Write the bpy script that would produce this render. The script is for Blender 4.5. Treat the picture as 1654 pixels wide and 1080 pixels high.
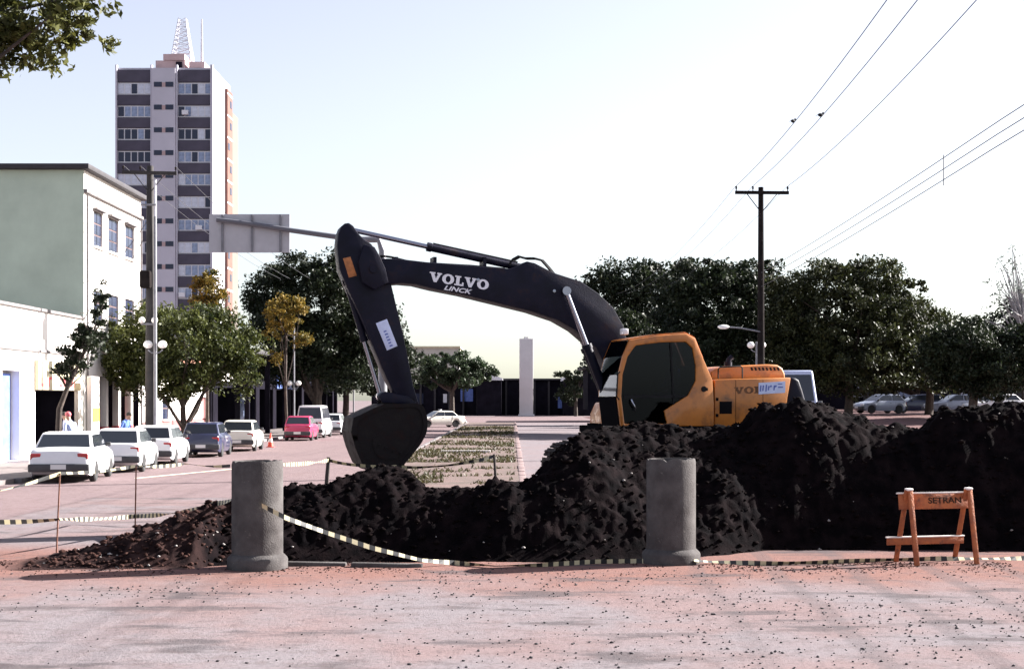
import bpy, bmesh, math, random
import numpy as np
from mathutils import Vector, Matrix
R = math.radians
random.seed(7)
for o in list(bpy.data.objects): bpy.data.objects.remove(o)
S = bpy.context.scene
C = S.collection

# ------------------------------------------------------------------ camera, sky, sun, exposure
F, EYE, HX, HY = 2297.0, 2.35, 827.0, 645.0      # focal length in photo pixels, eye height, horizon
cd = bpy.data.cameras.new('camera'); cam = bpy.data.objects.new('camera', cd); C.objects.link(cam)
cam.location = (0, 0, EYE); cam.rotation_euler = (R(90), 0, 0)
cd.lens = 50; cd.sensor_width = 36; cd.shift_y = 105/1654; cd.clip_start = .1; cd.clip_end = 6000
S.camera = cam
SUN_AZ, SUN_EL = R(69), R(28)                    # azimuth clockwise from +Y
w = bpy.data.worlds.new('World'); S.world = w; w.use_nodes = True
nt = w.node_tree; bgn = nt.nodes['Background']
sky = nt.nodes.new('ShaderNodeTexSky'); sky.sky_type = 'NISHITA'; sky.sun_disc = False
sky.sun_elevation = SUN_EL; sky.sun_rotation = SUN_AZ
sky.air_density = 1.0; sky.dust_density = 1.3; sky.ozone_density = 1.5
hs = nt.nodes.new('ShaderNodeHueSaturation'); hs.inputs['Saturation'].default_value = .52; hs.inputs['Hue'].default_value = .525     # milky haze
nt.links.new(sky.outputs[0], hs.inputs['Color']); nt.links.new(hs.outputs[0], bgn.inputs[0]); bgn.inputs[1].default_value = .05
sl = bpy.data.lights.new('sun', 'SUN'); sl.energy = 5.0; sl.angle = R(.53); sl.color = (1, .95, .90)
so = bpy.data.objects.new('sun', sl); C.objects.link(so)
sd = Vector((math.sin(SUN_AZ)*math.cos(SUN_EL), math.cos(SUN_AZ)*math.cos(SUN_EL), math.sin(SUN_EL)))
so.rotation_euler = sd.to_track_quat('Z', 'Y').to_euler(); so.location = sd*80
S.view_settings.view_transform = 'Standard'; S.view_settings.look = 'None'
S.view_settings.exposure = 2.3; S.view_settings.gamma = 1
S.render.engine = 'CYCLES'

# ------------------------------------------------------------------ helpers
def P(px, py, Y):                                 # photo pixel + distance -> world point
    return Vector(((px-HX)*Y/F, Y, EYE-(py-HY)*Y/F))
def tag(o, label=None, cat=None, group=None, kind=None):
    if label: o['label'] = label
    if cat: o['category'] = cat
    if group: o['group'] = group
    if kind: o['kind'] = kind
    return o
def thing(name, label, cat, loc=(0, 0, 0), rz=0, group=None):
    o = bpy.data.objects.new(name, None); C.objects.link(o); o.empty_display_size = .2
    o.location = loc; o.rotation_euler = (0, 0, rz)
    return tag(o, label, cat, group)
def inst(name, mesh, parent=None, loc=(0, 0, 0), rot=(0, 0, 0), scale=None):
    o = bpy.data.objects.new(name, mesh); C.objects.link(o); o.parent = parent
    o.location = loc; o.rotation_euler = rot
    if scale: o.scale = scale
    return o
def copy_tree(o, parent=None):
    c = o.copy(); C.objects.link(c); c.parent = parent
    for ch in o.children: copy_tree(ch, c)
    return c

class MB:
    def __init__(s): s.v = []; s.f = []; s.m = []; s.mi = 0
    def add(s, vs, fs):
        n = len(s.v); s.v += [tuple(p) for p in vs]
        for f in fs: s.f.append(tuple(i+n for i in f)); s.m.append(s.mi)
        return s
    def box(s, x0, x1, y0, y1, z0, z1, M=None):
        vs = [Vector((x, y, z)) for z in (z0, z1) for y in (y0, y1) for x in (x0, x1)]
        if M: vs = [M @ p for p in vs]
        return s.add(vs, [(0, 2, 3, 1), (4, 5, 7, 6), (0, 1, 5, 4), (2, 6, 7, 3), (0, 4, 6, 2), (1, 3, 7, 5)])
    def bar(s, a, b, wd, ht=None, up=(0, 0, 1)):
        a = Vector(a); b = Vector(b); d = (b-a); L = d.length; d.normalize(); ht = ht or wd
        u = Vector(up)
        if abs(d.dot(u)) > .97: u = Vector((0, 1, 0))
        sx = d.cross(u).normalized(); sz = sx.cross(d).normalized()
        M = Matrix((sx, d, sz)).transposed().to_4x4(); M.translation = a
        return s.box(-wd/2, wd/2, 0, L, -ht/2, ht/2, M)
    def tube(s, pts, rad, n=8, cap=True):
        pts = [Vector(p) for p in pts]; k = len(pts)
        if not hasattr(rad, '__len__'): rad = [rad]*k
        vs = []; ref = None
        for i, p in enumerate(pts):
            d = (pts[min(i+1, k-1)]-pts[max(i-1, 0)]).normalized()
            if ref is None: ref = Vector((0, 0, 1)) if abs(d.z) < .9 else Vector((1, 0, 0))
            a = d.cross(ref).normalized(); b = a.cross(d).normalized(); ref = b
            for j in range(n):
                t = 2*math.pi*j/n; vs.append(p+(a*math.cos(t)+b*math.sin(t))*rad[i])
        fs = [(i*n+j, (i+1)*n+j, (i+1)*n+(j+1) % n, i*n+(j+1) % n) for i in range(k-1) for j in range(n)]
        if cap: fs += [tuple(range(n)), tuple(reversed(range((k-1)*n, k*n)))]
        return s.add(vs, fs)
    def lathe(s, prof, c=(0, 0, 0), n=24, axis='z'):
        vs = []; c = Vector(c)
        for r, h in prof:
            for j in range(n):
                t = 2*math.pi*j/n; a, b = r*math.cos(t), r*math.sin(t)
                vs.append(c+(Vector((a, b, h)) if axis == 'z' else Vector((a, h, b)) if axis == 'y' else Vector((h, a, b))))
        k = len(prof)
        fs = [(i*n+j, i*n+(j+1) % n, (i+1)*n+(j+1) % n, (i+1)*n+j) for i in range(k-1) for j in range(n)]
        if prof[0][0] > 1e-6: fs.append(tuple(reversed(range(n))))
        if prof[-1][0] > 1e-6: fs.append(tuple(range((k-1)*n, k*n)))
        return s.add(vs, fs)
    def prism(s, poly, y0, y1):                     # polygon in (x,z) extruded along y
        n = len(poly)
        vs = [Vector((x, y0, z)) for x, z in poly]+[Vector((x, y1, z)) for x, z in poly]
        return s.add(vs, [tuple(range(n)), tuple(reversed(range(n, 2*n)))]+[(i, i+n, (i+1) % n+n, (i+1) % n) for i in range(n)])
    def sphere(s, c, r, n=12, k=8, sc=(1, 1, 1)):
        vs = []; c = Vector(c)
        for i in range(k+1):
            ph = math.pi*i/k
            for j in range(n):
                t = 2*math.pi*j/n
                vs.append(c+Vector((math.sin(ph)*math.cos(t)*r*sc[0], math.sin(ph)*math.sin(t)*r*sc[1], math.cos(ph)*r*sc[2])))
        return s.add(vs, [(i*n+j, (i+1)*n+j, (i+1)*n+(j+1) % n, i*n+(j+1) % n) for i in range(k) for j in range(n)])
    def mesh(s, name, mats, bevel=0, smooth=35, seg=2):
        bm = bmesh.new(); vv = [bm.verts.new(p) for p in s.v]
        for f, mi in zip(s.f, s.m):
            try: fc = bm.faces.new([vv[i] for i in f]); fc.material_index = mi
            except ValueError: pass
        bmesh.ops.remove_doubles(bm, verts=bm.verts, dist=1e-5)
        bmesh.ops.recalc_face_normals(bm, faces=bm.faces)
        if bevel:
            es = [e for e in bm.edges if len(e.link_faces) == 2 and e.calc_face_angle(0) > R(28)]
            bmesh.ops.bevel(bm, geom=es, offset=bevel, segments=seg, profile=.5, affect='EDGES', clamp_overlap=True)
        me = bpy.data.meshes.new(name); bm.to_mesh(me); bm.free()
        for m in (mats if isinstance(mats, (list, tuple)) else [mats]): me.materials.append(m)
        if smooth:
            me.polygons.foreach_set('use_smooth', [True]*len(me.polygons)); me.set_sharp_from_angle(angle=R(smooth))
        return me
    def build(s, name, mats, parent=None, loc=(0, 0, 0), rot=(0, 0, 0), **k):
        return inst(name, s.mesh(name, mats, **k), parent, loc, rot)

def raw(name, verts, faces, mats, parent=None, loc=(0, 0, 0), smooth=False):   # numpy arrays -> object
    me = bpy.data.meshes.new(name); verts = np.asarray(verts, np.float32); faces = np.asarray(faces, np.int32)
    k = faces.shape[1]
    me.vertices.add(len(verts)); me.vertices.foreach_set('co', verts.ravel())
    me.loops.add(faces.size); me.loops.foreach_set('vertex_index', faces.ravel())
    me.polygons.add(len(faces)); me.polygons.foreach_set('loop_start', np.arange(0, faces.size, k, dtype=np.int32))
    me.update(calc_edges=True)
    if smooth: me.polygons.foreach_set('use_smooth', np.ones(len(faces), bool))
    for m in (mats if isinstance(mats, (list, tuple)) else [mats]): me.materials.append(m)
    return inst(name, me, parent, loc)

# ------------------------------------------------------------------ materials
def mat(name, col, rough=.7, var=.0, scale=3., bump=0., metal=0., spec=.5, col2=None, bscale=None, coat=0., pos=False, rot=None):
    m = bpy.data.materials.new(name); m.use_nodes = True; n = m.node_tree.nodes; l = m.node_tree.links
    b = n['Principled BSDF']; b.inputs['Roughness'].default_value = rough; b.inputs['Metallic'].default_value = metal
    b.inputs['Specular IOR Level'].default_value = spec; b.inputs['Coat Weight'].default_value = coat
    b.inputs['Base Color'].default_value = (*col, 1)
    if var or col2 or bump:
        if pos: tc = n.new('ShaderNodeNewGeometry').outputs['Position']
        else: tc = n.new('ShaderNodeTexCoord').outputs['Object']
        nz = n.new('ShaderNodeTexNoise'); nz.inputs['Scale'].default_value = scale; nz.inputs['Detail'].default_value = 6
        nz.inputs['Roughness'].default_value = .62
        l.new(tc, nz.inputs['Vector'])
        rp = n.new('ShaderNodeValToRGB'); e = rp.color_ramp.elements
        c2 = col2 or tuple(max(0, c*(1-var)) for c in col); c1 = col if col2 else tuple(min(1, c*(1+var)) for c in col)
        e[0].position = .36; e[0].color = (*c2, 1); e[1].position = .66; e[1].color = (*c1, 1)
        l.new(nz.outputs['Fac'], rp.inputs[0]); l.new(rp.outputs[0], b.inputs['Base Color'])
        if bump:
            n2 = n.new('ShaderNodeTexNoise'); n2.inputs['Scale'].default_value = bscale or scale*6; n2.inputs['Detail'].default_value = 5
            l.new(tc, n2.inputs['Vector'])
            bp = n.new('ShaderNodeBump'); bp.inputs['Strength'].default_value = bump; bp.inputs['Distance'].default_value = .02
            l.new(n2.outputs['Fac'], bp.inputs['Height']); l.new(bp.outputs[0], b.inputs['Normal'])
    return m
def leafmat(name, c1, c2, trans=.3):
    m = bpy.data.materials.new(name); m.use_nodes = True; n = m.node_tree.nodes; l = m.node_tree.links
    b = n['Principled BSDF']; b.inputs['Roughness'].default_value = .55; b.inputs['Specular IOR Level'].default_value = .25
    g = n.new('ShaderNodeNewGeometry'); rp = n.new('ShaderNodeValToRGB'); e = rp.color_ramp.elements
    nz = n.new('ShaderNodeTexNoise'); nz.inputs['Scale'].default_value = .7; tc = n.new('ShaderNodeTexCoord')
    l.new(tc.outputs['Object'], nz.inputs['Vector'])
    mx = n.new('ShaderNodeMath'); mx.operation = 'MULTIPLY_ADD'; mx.inputs[1].default_value = .55
    sc = n.new('ShaderNodeMath'); sc.operation = 'MULTIPLY_ADD'; sc.inputs[1].default_value = 1.3; sc.inputs[2].default_value = -.42
    l.new(nz.outputs['Fac'], sc.inputs[0]); l.new(g.outputs['Random Per Island'], mx.inputs[0]); l.new(sc.outputs[0], mx.inputs[2])
    e[0].color = (*c1, 1); e[0].position = .1; e[1].color = (*c2, 1); e[1].position = .9
    l.new(mx.outputs[0], rp.inputs[0]); l.new(rp.outputs[0], b.inputs['Base Color'])
    tr = n.new('ShaderNodeBsdfTranslucent'); l.new(rp.outputs[0], tr.inputs['Color'])
    ms = n.new('ShaderNodeMixShader'); ms.inputs[0].default_value = trans
    l.new(b.outputs[0], ms.inputs[1]); l.new(tr.outputs[0], ms.inputs[2]); l.new(ms.outputs[0], n['Material Output'].inputs['Surface'])
    return m
def glassmat(name, tint=(.5, .55, .6), clear=.5):
    m = bpy.data.materials.new(name); m.use_nodes = True; n = m.node_tree.nodes; l = m.node_tree.links
    gl = n.new('ShaderNodeBsdfGlossy'); gl.inputs['Roughness'].default_value = .03; gl.inputs['Color'].default_value = (.34, .38, .46, 1)
    tp = n.new('ShaderNodeBsdfTransparent'); tp.inputs['Color'].default_value = (*[c*clear for c in tint], 1)
    fr = n.new('ShaderNodeFresnel'); fr.inputs['IOR'].default_value = 1.5
    ms = n.new('ShaderNodeMixShader'); l.new(fr.outputs[0], ms.inputs[0]); l.new(tp.outputs[0], ms.inputs[1]); l.new(gl.outputs[0], ms.inputs[2])
    l.new(ms.outputs[0], n['Material Output'].inputs['Surface']); return m

# dusty asphalt / trodden red dirt, laid out in world metres
def groundmat(name, grey, pink, red, redness=.5, fore=False):
    m = bpy.data.materials.new(name); m.use_nodes = True; n = m.node_tree.nodes; l = m.node_tree.links
    b = n['Principled BSDF']; b.inputs['Roughness'].default_value = .95; b.inputs['Specular IOR Level'].default_value = .03
    pos = n.new('ShaderNodeNewGeometry').outputs['Position']
    def noise(s, d=6, r=.6, stretch=None):
        z = n.new('ShaderNodeTexNoise'); z.inputs['Scale'].default_value = s; z.inputs['Detail'].default_value = d; z.inputs['Roughness'].default_value = r
        if stretch:
            mp = n.new('ShaderNodeMapping'); mp.inputs['Scale'].default_value = stretch[:3]; mp.inputs['Rotation'].default_value = (0, 0, stretch[3])
            l.new(pos, mp.inputs[0]); l.new(mp.outputs[0], z.inputs['Vector'])
        else: l.new(pos, z.inputs['Vector'])
        return z.outputs['Fac']
    def ramp(f, p0, p1, c0=0., c1=1.):
        r = n.new('ShaderNodeMapRange'); r.interpolation_type = 'SMOOTHSTEP'
        for i, v in enumerate((p0, p1, c0, c1)): r.inputs[i+1].default_value = v
        l.new(f, r.inputs[0]); return r.outputs[0]
    def mix(f, a, c, blend='MIX'):
        x = n.new('ShaderNodeMix'); x.data_type = 'RGBA'; x.blend_type = blend
        if isinstance(f, float): x.inputs[0].default_value = f
        else: l.new(f, x.inputs[0])
        for i, v in ((6, a), (7, c)):
            if isinstance(v, tuple): x.inputs[i].default_value = (*v, 1)
            else: l.new(v, x.inputs[i])
        return x.outputs[2]
    def mul(a, c, op='MULTIPLY'):
        x = n.new('ShaderNodeMath'); x.operation = op; x.use_clamp = True
        for i, v in ((0, a), (1, c)):
            if isinstance(v, float): x.inputs[i].default_value = v
            else: l.new(v, x.inputs[i])
        return x.outputs[0]
    col = mix(ramp(noise(.35), .38, .62), grey, pink)
    if fore:                                        # red soil carried out of the pit, thickest along its edge
        sp = n.new('ShaderNodeSeparateXYZ'); l.new(pos, sp.inputs[0])
        edge = ramp(mul(sp.outputs['Y'], mul(noise(.5), 3.2), 'ADD'), 99., 100.) if False else None
        a = n.new('ShaderNodeMath'); a.operation = 'MULTIPLY_ADD'; a.inputs[1].default_value = 5.; l.new(noise(.45), a.inputs[0]); l.new(sp.outputs['Y'], a.inputs[2])
        col = mix(mul(mul(ramp(a.outputs[0], 18.8, 22.), ramp(sp.outputs['Y'], 21.5, 24., 1., 0.)), .8), col, red)
        wet = ramp(noise(.55, 5, .6, (1., 2.6, 1., .1)), .53, .66)
        col = mix(mul(wet, .8), col, tuple(c*.42 for c in grey))
        trk = n.new('ShaderNodeTexWave'); trk.wave_type = 'BANDS'; trk.inputs['Scale'].default_value = .30; trk.inputs['Distortion'].default_value = 1.6
        trk.inputs['Detail'].default_value = 2; trk.inputs['Detail Scale'].default_value = .5
        mp = n.new('ShaderNodeMapping'); mp.inputs['Rotation'].default_value = (0, 0, R(3)); l.new(pos, mp.inputs[0]); l.new(mp.outputs[0], trk.inputs['Vector'])
        rx = ramp(sp.outputs['X'], 1.5, 3.)
        col = mix(mul(mul(ramp(trk.outputs['Fac'], .80, .97), rx), .40), col, tuple(c*.5 for c in grey))
    else:
        col = mix(mul(ramp(noise(.8), .5, .75), redness), col, red)
    col = mix(mul(ramp(noise(14, 4), .48, .72), .5), col, tuple(c*.45 for c in grey))
    col = mix(mul(ramp(noise(3.2, 8, .75), .47, .66), .45), col, tuple(c*.55 for c in pink))
    sp2 = n.new('ShaderNodeTexVoronoi'); sp2.inputs['Scale'].default_value = 26; l.new(pos, sp2.inputs['Vector'])
    col = mix(mul(ramp(sp2.outputs['Distance'], .10, .22, 1., 0.), mul(ramp(noise(1.1), .42, .62), .75)), col, (.022, .019, .021))
    l.new(col, b.inputs['Base Color'])
    bp = n.new('ShaderNodeBump'); bp.inputs['Strength'].default_value = .55; bp.inputs['Distance'].default_value = .03
    l.new(noise(22, 8, .7), bp.inputs['Height']); l.new(bp.outputs[0], b.inputs['Normal'])
    return m

GREY, PINK, RED = (.172, .153, .162), (.182, .134, .134), (.182, .091, .073)
M_ground = groundmat('dusty_ground', GREY, PINK, RED, .5, True)
M_road = groundmat('dusty_asphalt', (.174, .131, .135), (.184, .139, .142), (.150, .099, .095), .35)
M_road2 = groundmat('grey_asphalt', (.178, .158, .168), (.185, .153, .159), (.16, .12, .12), .25)
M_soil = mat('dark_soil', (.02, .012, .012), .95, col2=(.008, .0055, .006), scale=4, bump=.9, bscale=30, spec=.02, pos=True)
M_soilred = mat('red_soil', (.062, .033, .028), .95, col2=(.018, .0105, .010), scale=5, bump=.9, bscale=30, spec=.02, pos=True)
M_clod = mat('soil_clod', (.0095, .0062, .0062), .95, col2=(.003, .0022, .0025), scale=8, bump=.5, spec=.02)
M_pale = mat('pale_rubble', (.26, .24, .23), .9, var=.3, scale=9, bump=.5)
M_stone = mat('dark_gravel', (.05, .043, .048), .9, col2=(.018, .016, .018), scale=2)
M_conc = mat('pipe_concrete', (.098, .092, .091), .9, col2=(.058, .053, .053), scale=3, bump=.5, bscale=50, spec=.05)
M_kerb = mat('kerb_concrete', (.15, .135, .137), .9, var=.25, scale=3, bump=.4)
M_pave = mat('sidewalk_concrete', (.13, .108, .106), .9, var=.2, scale=2, bump=.3)
M_yel = mat('excavator_orange', (.43, .142, .018), .42, var=.14, scale=2.5, coat=.25, bump=.06, bscale=60)
M_navy = mat('boom_dark_paint', (.0058, .0058, .0165), .5, var=.3, scale=3, bump=.12, bscale=50, spec=.16)
M_blk = mat('black_rubber', (.010, .0095, .011), .7, var=.3, scale=6, spec=.15)
M_steel = mat('worn_bucket_steel', (.007, .006, .008), .7, col2=(.014, .011, .011), scale=5, bump=.4, spec=.12)
M_chrome = mat('cylinder_chrome', (.26, .27, .33), .22, metal=1.)
M_white = mat('white_print', (.74, .74, .80), .5)
M_dkprint = mat('dark_print', (.035, .02, .014), .7, spec=.1)
M_blueprint = mat('blue_print', (.10, .14, .42), .6)
M_stick = mat('pale_blue_sticker', (.55, .60, .82), .5, var=.08, scale=9)
M_matte = mat('matte_black_plate', (.008, .0075, .009), 1., spec=0.)
def dirt(m, col, scale, lo, hi, amount):             # dried mud and scuffs over a painted part
    n = m.node_tree.nodes; l = m.node_tree.links; b = n['Principled BSDF']; src = b.inputs['Base Color'].links[0].from_socket
    tc = n.new('ShaderNodeTexCoord'); z = n.new('ShaderNodeTexNoise'); z.inputs['Scale'].default_value = scale; z.inputs['Detail'].default_value = 9; z.inputs['Roughness'].default_value = .68
    l.new(tc.outputs['Object'], z.inputs['Vector']); r = n.new('ShaderNodeMapRange'); l.new(z.outputs['Fac'], r.inputs[0])
    for i, v in enumerate((lo, hi, 0., amount)): r.inputs[i+1].default_value = v
    x = n.new('ShaderNodeMix'); x.data_type = 'RGBA'; l.new(r.outputs[0], x.inputs[0]); l.new(src, x.inputs[6]); x.inputs[7].default_value = (*col, 1); l.new(x.outputs[2], b.inputs['Base Color'])
    x2 = n.new('ShaderNodeMath'); x2.operation = 'MULTIPLY_ADD'; l.new(r.outputs[0], x2.inputs[0]); x2.inputs[1].default_value = .45; x2.inputs[2].default_value = b.inputs['Roughness'].default_value; x2.use_clamp = True; l.new(x2.outputs[0], b.inputs['Roughness'])
dirt(M_yel, (.055, .028, .018), 2.2, .52, .70, .8); dirt(M_yel, (.09, .06, .05), 14, .60, .70, .6)
dirt(M_navy, (.030, .018, .015), 3., .55, .72, .75); dirt(M_steel, (.028, .016, .014), 5., .5, .7, .8)
dirt(M_conc, (.03, .022, .02), 2.5, .58, .74, .6); dirt(M_conc, (.16, .15, .14), 9., .62, .68, .6)
M_seat = mat('seat_fabric', (.03, .03, .035), .9)
M_cglass = glassmat('cab_glass', (.50, .54, .66), .42)
M_wood = mat('orange_board', (.40, .115, .032), .7, col2=(.24, .062, .022), scale=7, bump=.4)
M_woodw = mat('white_board_edge', (.75, .70, .66), .7, var=.15, scale=8)
dirt(M_wood, (.07, .05, .045), 6., .56, .66, .7)
M_tapew = mat('tape_pale_yellow', (.50, .44, .28), .6); M_tapeb = mat('tape_black', (.02, .02, .02), .6)
M_rust = mat('rusty_rod', (.17, .075, .05), .85, var=.3, scale=20)
M_dwood = mat('dark_stake_wood', (.04, .03, .028), .9, var=.3, scale=10)
M_bark = mat('bark', (.075, .055, .045), .95, col2=(.03, .023, .02), scale=6, bump=.8)
M_polec = mat('pole_concrete', (.30, .28, .275), .9, var=.2, scale=2, bump=.3)
M_poled = mat('pole_dark_wood', (.016, .013, .013), .95, var=.3, scale=4, bump=.4, spec=.05)
M_metal = mat('grey_metal', (.17, .17, .19), .5, var=.15, scale=4, metal=.3)
M_wire = mat('wire', (.05, .05, .06), .6)
M_globe = mat('opal_globe', (.82, .80, .77), .25, var=.08, scale=2)
M_tyre = mat('tyre', (.018, .018, .019), .85, var=.3, scale=10)
M_rim = mat('wheel_rim', (.55, .55, .56), .35, metal=.6, var=.1)
M_glass = mat('dark_car_glass', (.02, .024, .032), .05, spec=.6)
M_tail = mat('tail_lamp_red', (.35, .02, .02), .25); M_head = mat('headlamp', (.7, .7, .72), .15)
M_plate = mat('licence_plate', (.6, .6, .6), .5); M_bump = mat('bumper_plastic', (.045, .045, .05), .6, var=.2)

# ------------------------------------------------------------------ the ground and the roads
PX0, PX1, PY0, PY1 = -10.0, 14.0, 18.6, 34.0
def sheet(name, rects, m, z, zd=0):
    b = MB()
    for (x0, x1, y0, y1) in rects: b.add([(x0, y0, z), (x1, y0, z), (x1, y1, z), (x0, y1, z)], [(0, 1, 2, 3)])
    return tag(b.build(name, m, smooth=0), kind='structure')
sheet('ground', [(-900, 900, -60, PY0), (-900, PX0, PY0, PY1), (PX1, 900, PY0, PY1), (-900, 900, PY1, 2500)], M_ground, 0)
sheet('left_road', [(-13.8, -4.4, PY1, 143), (-13.8, PX0, 22, PY1)], M_road, .004)
sheet('right_road', [(.35, 9.5, PY1, 143)], M_road2, .004)
sheet('cross_street', [(-120, 120, 143, 196)], M_road, .005)
sheet('painted_line', [], M_tapew, .01) if False else None
b = MB(); a0, a1 = P(222, 772, 1), P(372, 758, 1)
q0 = Vector((-11.2, 42.4, .009)); q1 = Vector((-9.4, 48.2, .009)); nn = Vector((.95, -.3, 0))*.09
b.add([q0-nn, q0+nn, q1+nn, q1-nn], [(0, 1, 2, 3)]); tag(b.build('road_marking', mat('road_paint', (.70, .62, .45), .8, var=.2, scale=5), smooth=0), kind='structure')
# sidewalk with kerb stones
b = MB(); b.box(-18.2, -14.0, 20, 143, -.1, .13); sw = tag(b.build('sidewalk', M_pave, smooth=0), kind='structure')
kb = MB(); kb.box(0, .2, .006, .994, -.1, .14); km = kb.mesh('kerb_stone', M_kerb, bevel=.02)
for i in range(96): inst('kerb_stone', km, sw, (-14.0, 40+i, 0))
# median strip with kerbs
b = MB(); b.box(-4.2, .2, 36, 139, -.1, .12)
M_med = mat('median_soil', (.112, .066, .060), .95, col2=(.062, .042, .032), scale=1.4, bump=.8, bscale=12, pos=True)
md = tag(b.build('median_strip', M_med, smooth=0), kind='structure')
M_kpink = mat('kerb_red_dust', (.16, .108, .106), .9, var=.2, scale=3, bump=.4)
km2 = kb.mesh('kerb_stone', M_kpink, bevel=.02)
for i in range(103):
    inst('kerb_stone', km2, md, (.2, 36+i, random.uniform(-.02, .015)))
    inst('kerb_stone', km, md, (-4.4, 36+i, random.uniform(-.02, .01)))
# raised plaza on the right with its bank of bare earth
def bank(x, y):
    sx = min(max((x-9.5-.0*y)/5.5, 0), 1); sy = min(max((y-66)/24, 0), 1)
    return 1.3*(sx*sx*(3-2*sx))*(sy*sy*(3-2*sy))
xs = np.linspace(9.5, 80, 72); ys = np.linspace(66, 190, 60)
V = [(x, y, bank(x, y)+.012+.03*math.sin(x*1.7)*math.sin(y*.9)*(bank(x, y) > .05)) for y in ys for x in xs]
Fq = [(j*72+i, j*72+i+1, (j+1)*72+i+1, (j+1)*72+i) for j in range(59) for i in range(71)]
tag(raw('earth_bank', V, Fq, groundmat('bank_earth', (.14, .092, .092), (.145, .092, .090), (.12, .066, .06), .4), smooth=True), kind='structure')

# ------------------------------------------------------------------ excavated ground (trench, heaps) as one height field
rng = np.random.default_rng(5)
def vnoise(X, Y, s, seed):
    r = np.random.default_rng(seed); G = r.random((512, 512))
    x = X*s+200.; y = Y*s+200.; i = np.floor(x).astype(int); j = np.floor(y).astype(int); u = x-i; v = y-j
    u = u*u*(3-2*u); v = v*v*(3-2*v); g = lambda a, c: G[a % 512, c % 512]
    return (g(i, j)*(1-u)+g(i+1, j)*u)*(1-v)+(g(i, j+1)*(1-u)+g(i+1, j+1)*u)*v-.5
def crestz(px, py, Y): return (px-HX)*Y/F, EYE-(py-HY)*Y/F
pts = []                                           # X, crest Y, crest Z, front Y, front Z, back Y
for px, py, yc, yf, zf, yb in [(-40, 912, 20.3, 19.9, 0, 20.9), (30, 905, 20.3, 19.9, 0, 20.9), (125, 891, 20.5, 19.9, 0, 21.1), (200, 872, 20.6, 19.9, 0, 21.4), (280, 842, 20.8, 19.95, 0, 22.2),
        (335, 818, 21.2, 20.0, 0, 23), (372, 812, 21.6, 20.35, -.4, 23.6), (460, 790, 22.2, 20.7, -.6, 25), (530, 782, 22.3, 20.8, -.6, 26.), (572, 768, 22.6, 20.8, -.6, 27.5),
        (612, 758, 22.8, 20.9, -.6, 28), (648, 764, 22.8, 20.9, -.6, 28), (690, 792, 22.5, 20.9, -.6, 27), (760, 788, 22.3, 20.9, -.6, 25.5), (800, 777, 22.4, 20.9, -.55, 25.5),
        (835, 788, 22.4, 20.9, -.5, 25.5), (870, 762, 22.7, 20.9, -.5, 26), (900, 738, 23., 20.9, -.45, 27), (940, 704, 23.4, 21., -.4, 29), (985, 690, 23.8, 21.2, -.3, 31.5),
        (1060, 690, 24.1, 21.4, -.2, 32), (1130, 690, 24.2, 21.8, 0, 32), (1200, 684, 24.2, 22.3, 0, 32), (1232, 656, 24.2, 22.4, 0, 32), (1290, 652, 24.2, 22.4, 0, 32),
        (1335, 660, 24.2, 22.4, 0, 31.5), (1400, 680, 24.2, 22.4, 0, 31), (1490, 694, 24.1, 22.4, 0, 30), (1522, 664, 24., 22.3, 0, 29.5), (1610, 658, 24., 22.2, 0, 29), (1700, 655, 24, 22, 0, 28), (1900, 800, 24, 22, 0, 27)]:
    X, Z = crestz(px, py, yc); pts.append((X, yc, Z, yf, zf, yb))
pts = np.array([(-9.4, 20.3, .0, 19.9, 0, 20.9)]+pts+[(13., 24, .0, 22.4, 0, 26)])
def soil_height(X, Y):
    f = lambda k: np.interp(X, pts[:, 0], pts[:, k])
    yc, zc, yf, zf, yb = f(1), f(2), f(3), f(4), f(5)
    wob = vnoise(X, Y, .8, 3)*.35
    Yw = Y+wob*np.clip((Y-yf)/1., 0, 1)
    tf = np.clip((Yw-yf)/(yc-yf), 0, 1); tb = np.clip((yb-Yw)/(yb-yc), 0, 1)
    front = zf+(zc-zf)*(1-np.power(1-tf, 1.35)); back = zc*(1-np.power(1-tb, 1.6))
    h = np.where(Yw < yc, front, back)
    # lip of the trench
    yl = yf-.28-vnoise(X, Y, 2.5, 9)*.2
    lip = np.clip((Y-yl)/.22, 0, 1)
    h = np.where((Yw < yf) | (tf <= 0), zf*lip, h)
    # level pad the machine stands on
    pad = np.clip(1-np.maximum(np.abs(X-3.2)-3.4, 0)/1.2, 0, 1)*np.clip(1-np.maximum(np.abs(Y-28.)-2.3, 0)/1.2, 0, 1)
    h = np.where(Y > yc, h*(1-pad)+np.maximum(.6, h*.0+.6)*pad, h)
    amt = np.clip(np.abs(h)/.25, 0, 1)
    nz = vnoise(X, Y, 1.6, 1)*.15+vnoise(X, Y, 3.7, 2)*.13+np.abs(vnoise(X, Y, 7.5, 4))*.16+vnoise(X, Y, 15, 6)*.09
    h = h+nz*amt*np.where(pad > .5, .3, np.where(Y > yc+.35, .3, .85))
    e = np.minimum(np.minimum(X-PX0, PX1-X), np.minimum(Y-PY0, PY1-Y)); h = h*np.clip(e/.3, 0, 1)
    ins = np.clip((Y-yl)/.08, 0, 1)*np.clip((zc-.03)/.1, 0, 1)*(Y < yc)
    return h, np.maximum(amt, ins)
NX, NY = 660, 520
gx = np.linspace(PX0, PX1, NX); gy = np.linspace(PY0, PY1, NY); GX, GY = np.meshgrid(gx, gy)
GH, GA = soil_height(GX, GY)
ii, jj = np.meshgrid(np.arange(NX-1), np.arange(NY-1)); a = (jj*NX+ii).ravel()
soil = raw('excavated_ground', np.stack([GX, GY, GH], -1).reshape(-1, 3), np.stack([a, a+1, a+NX+1, a+NX], -1), [M_soil], smooth=True)
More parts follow.
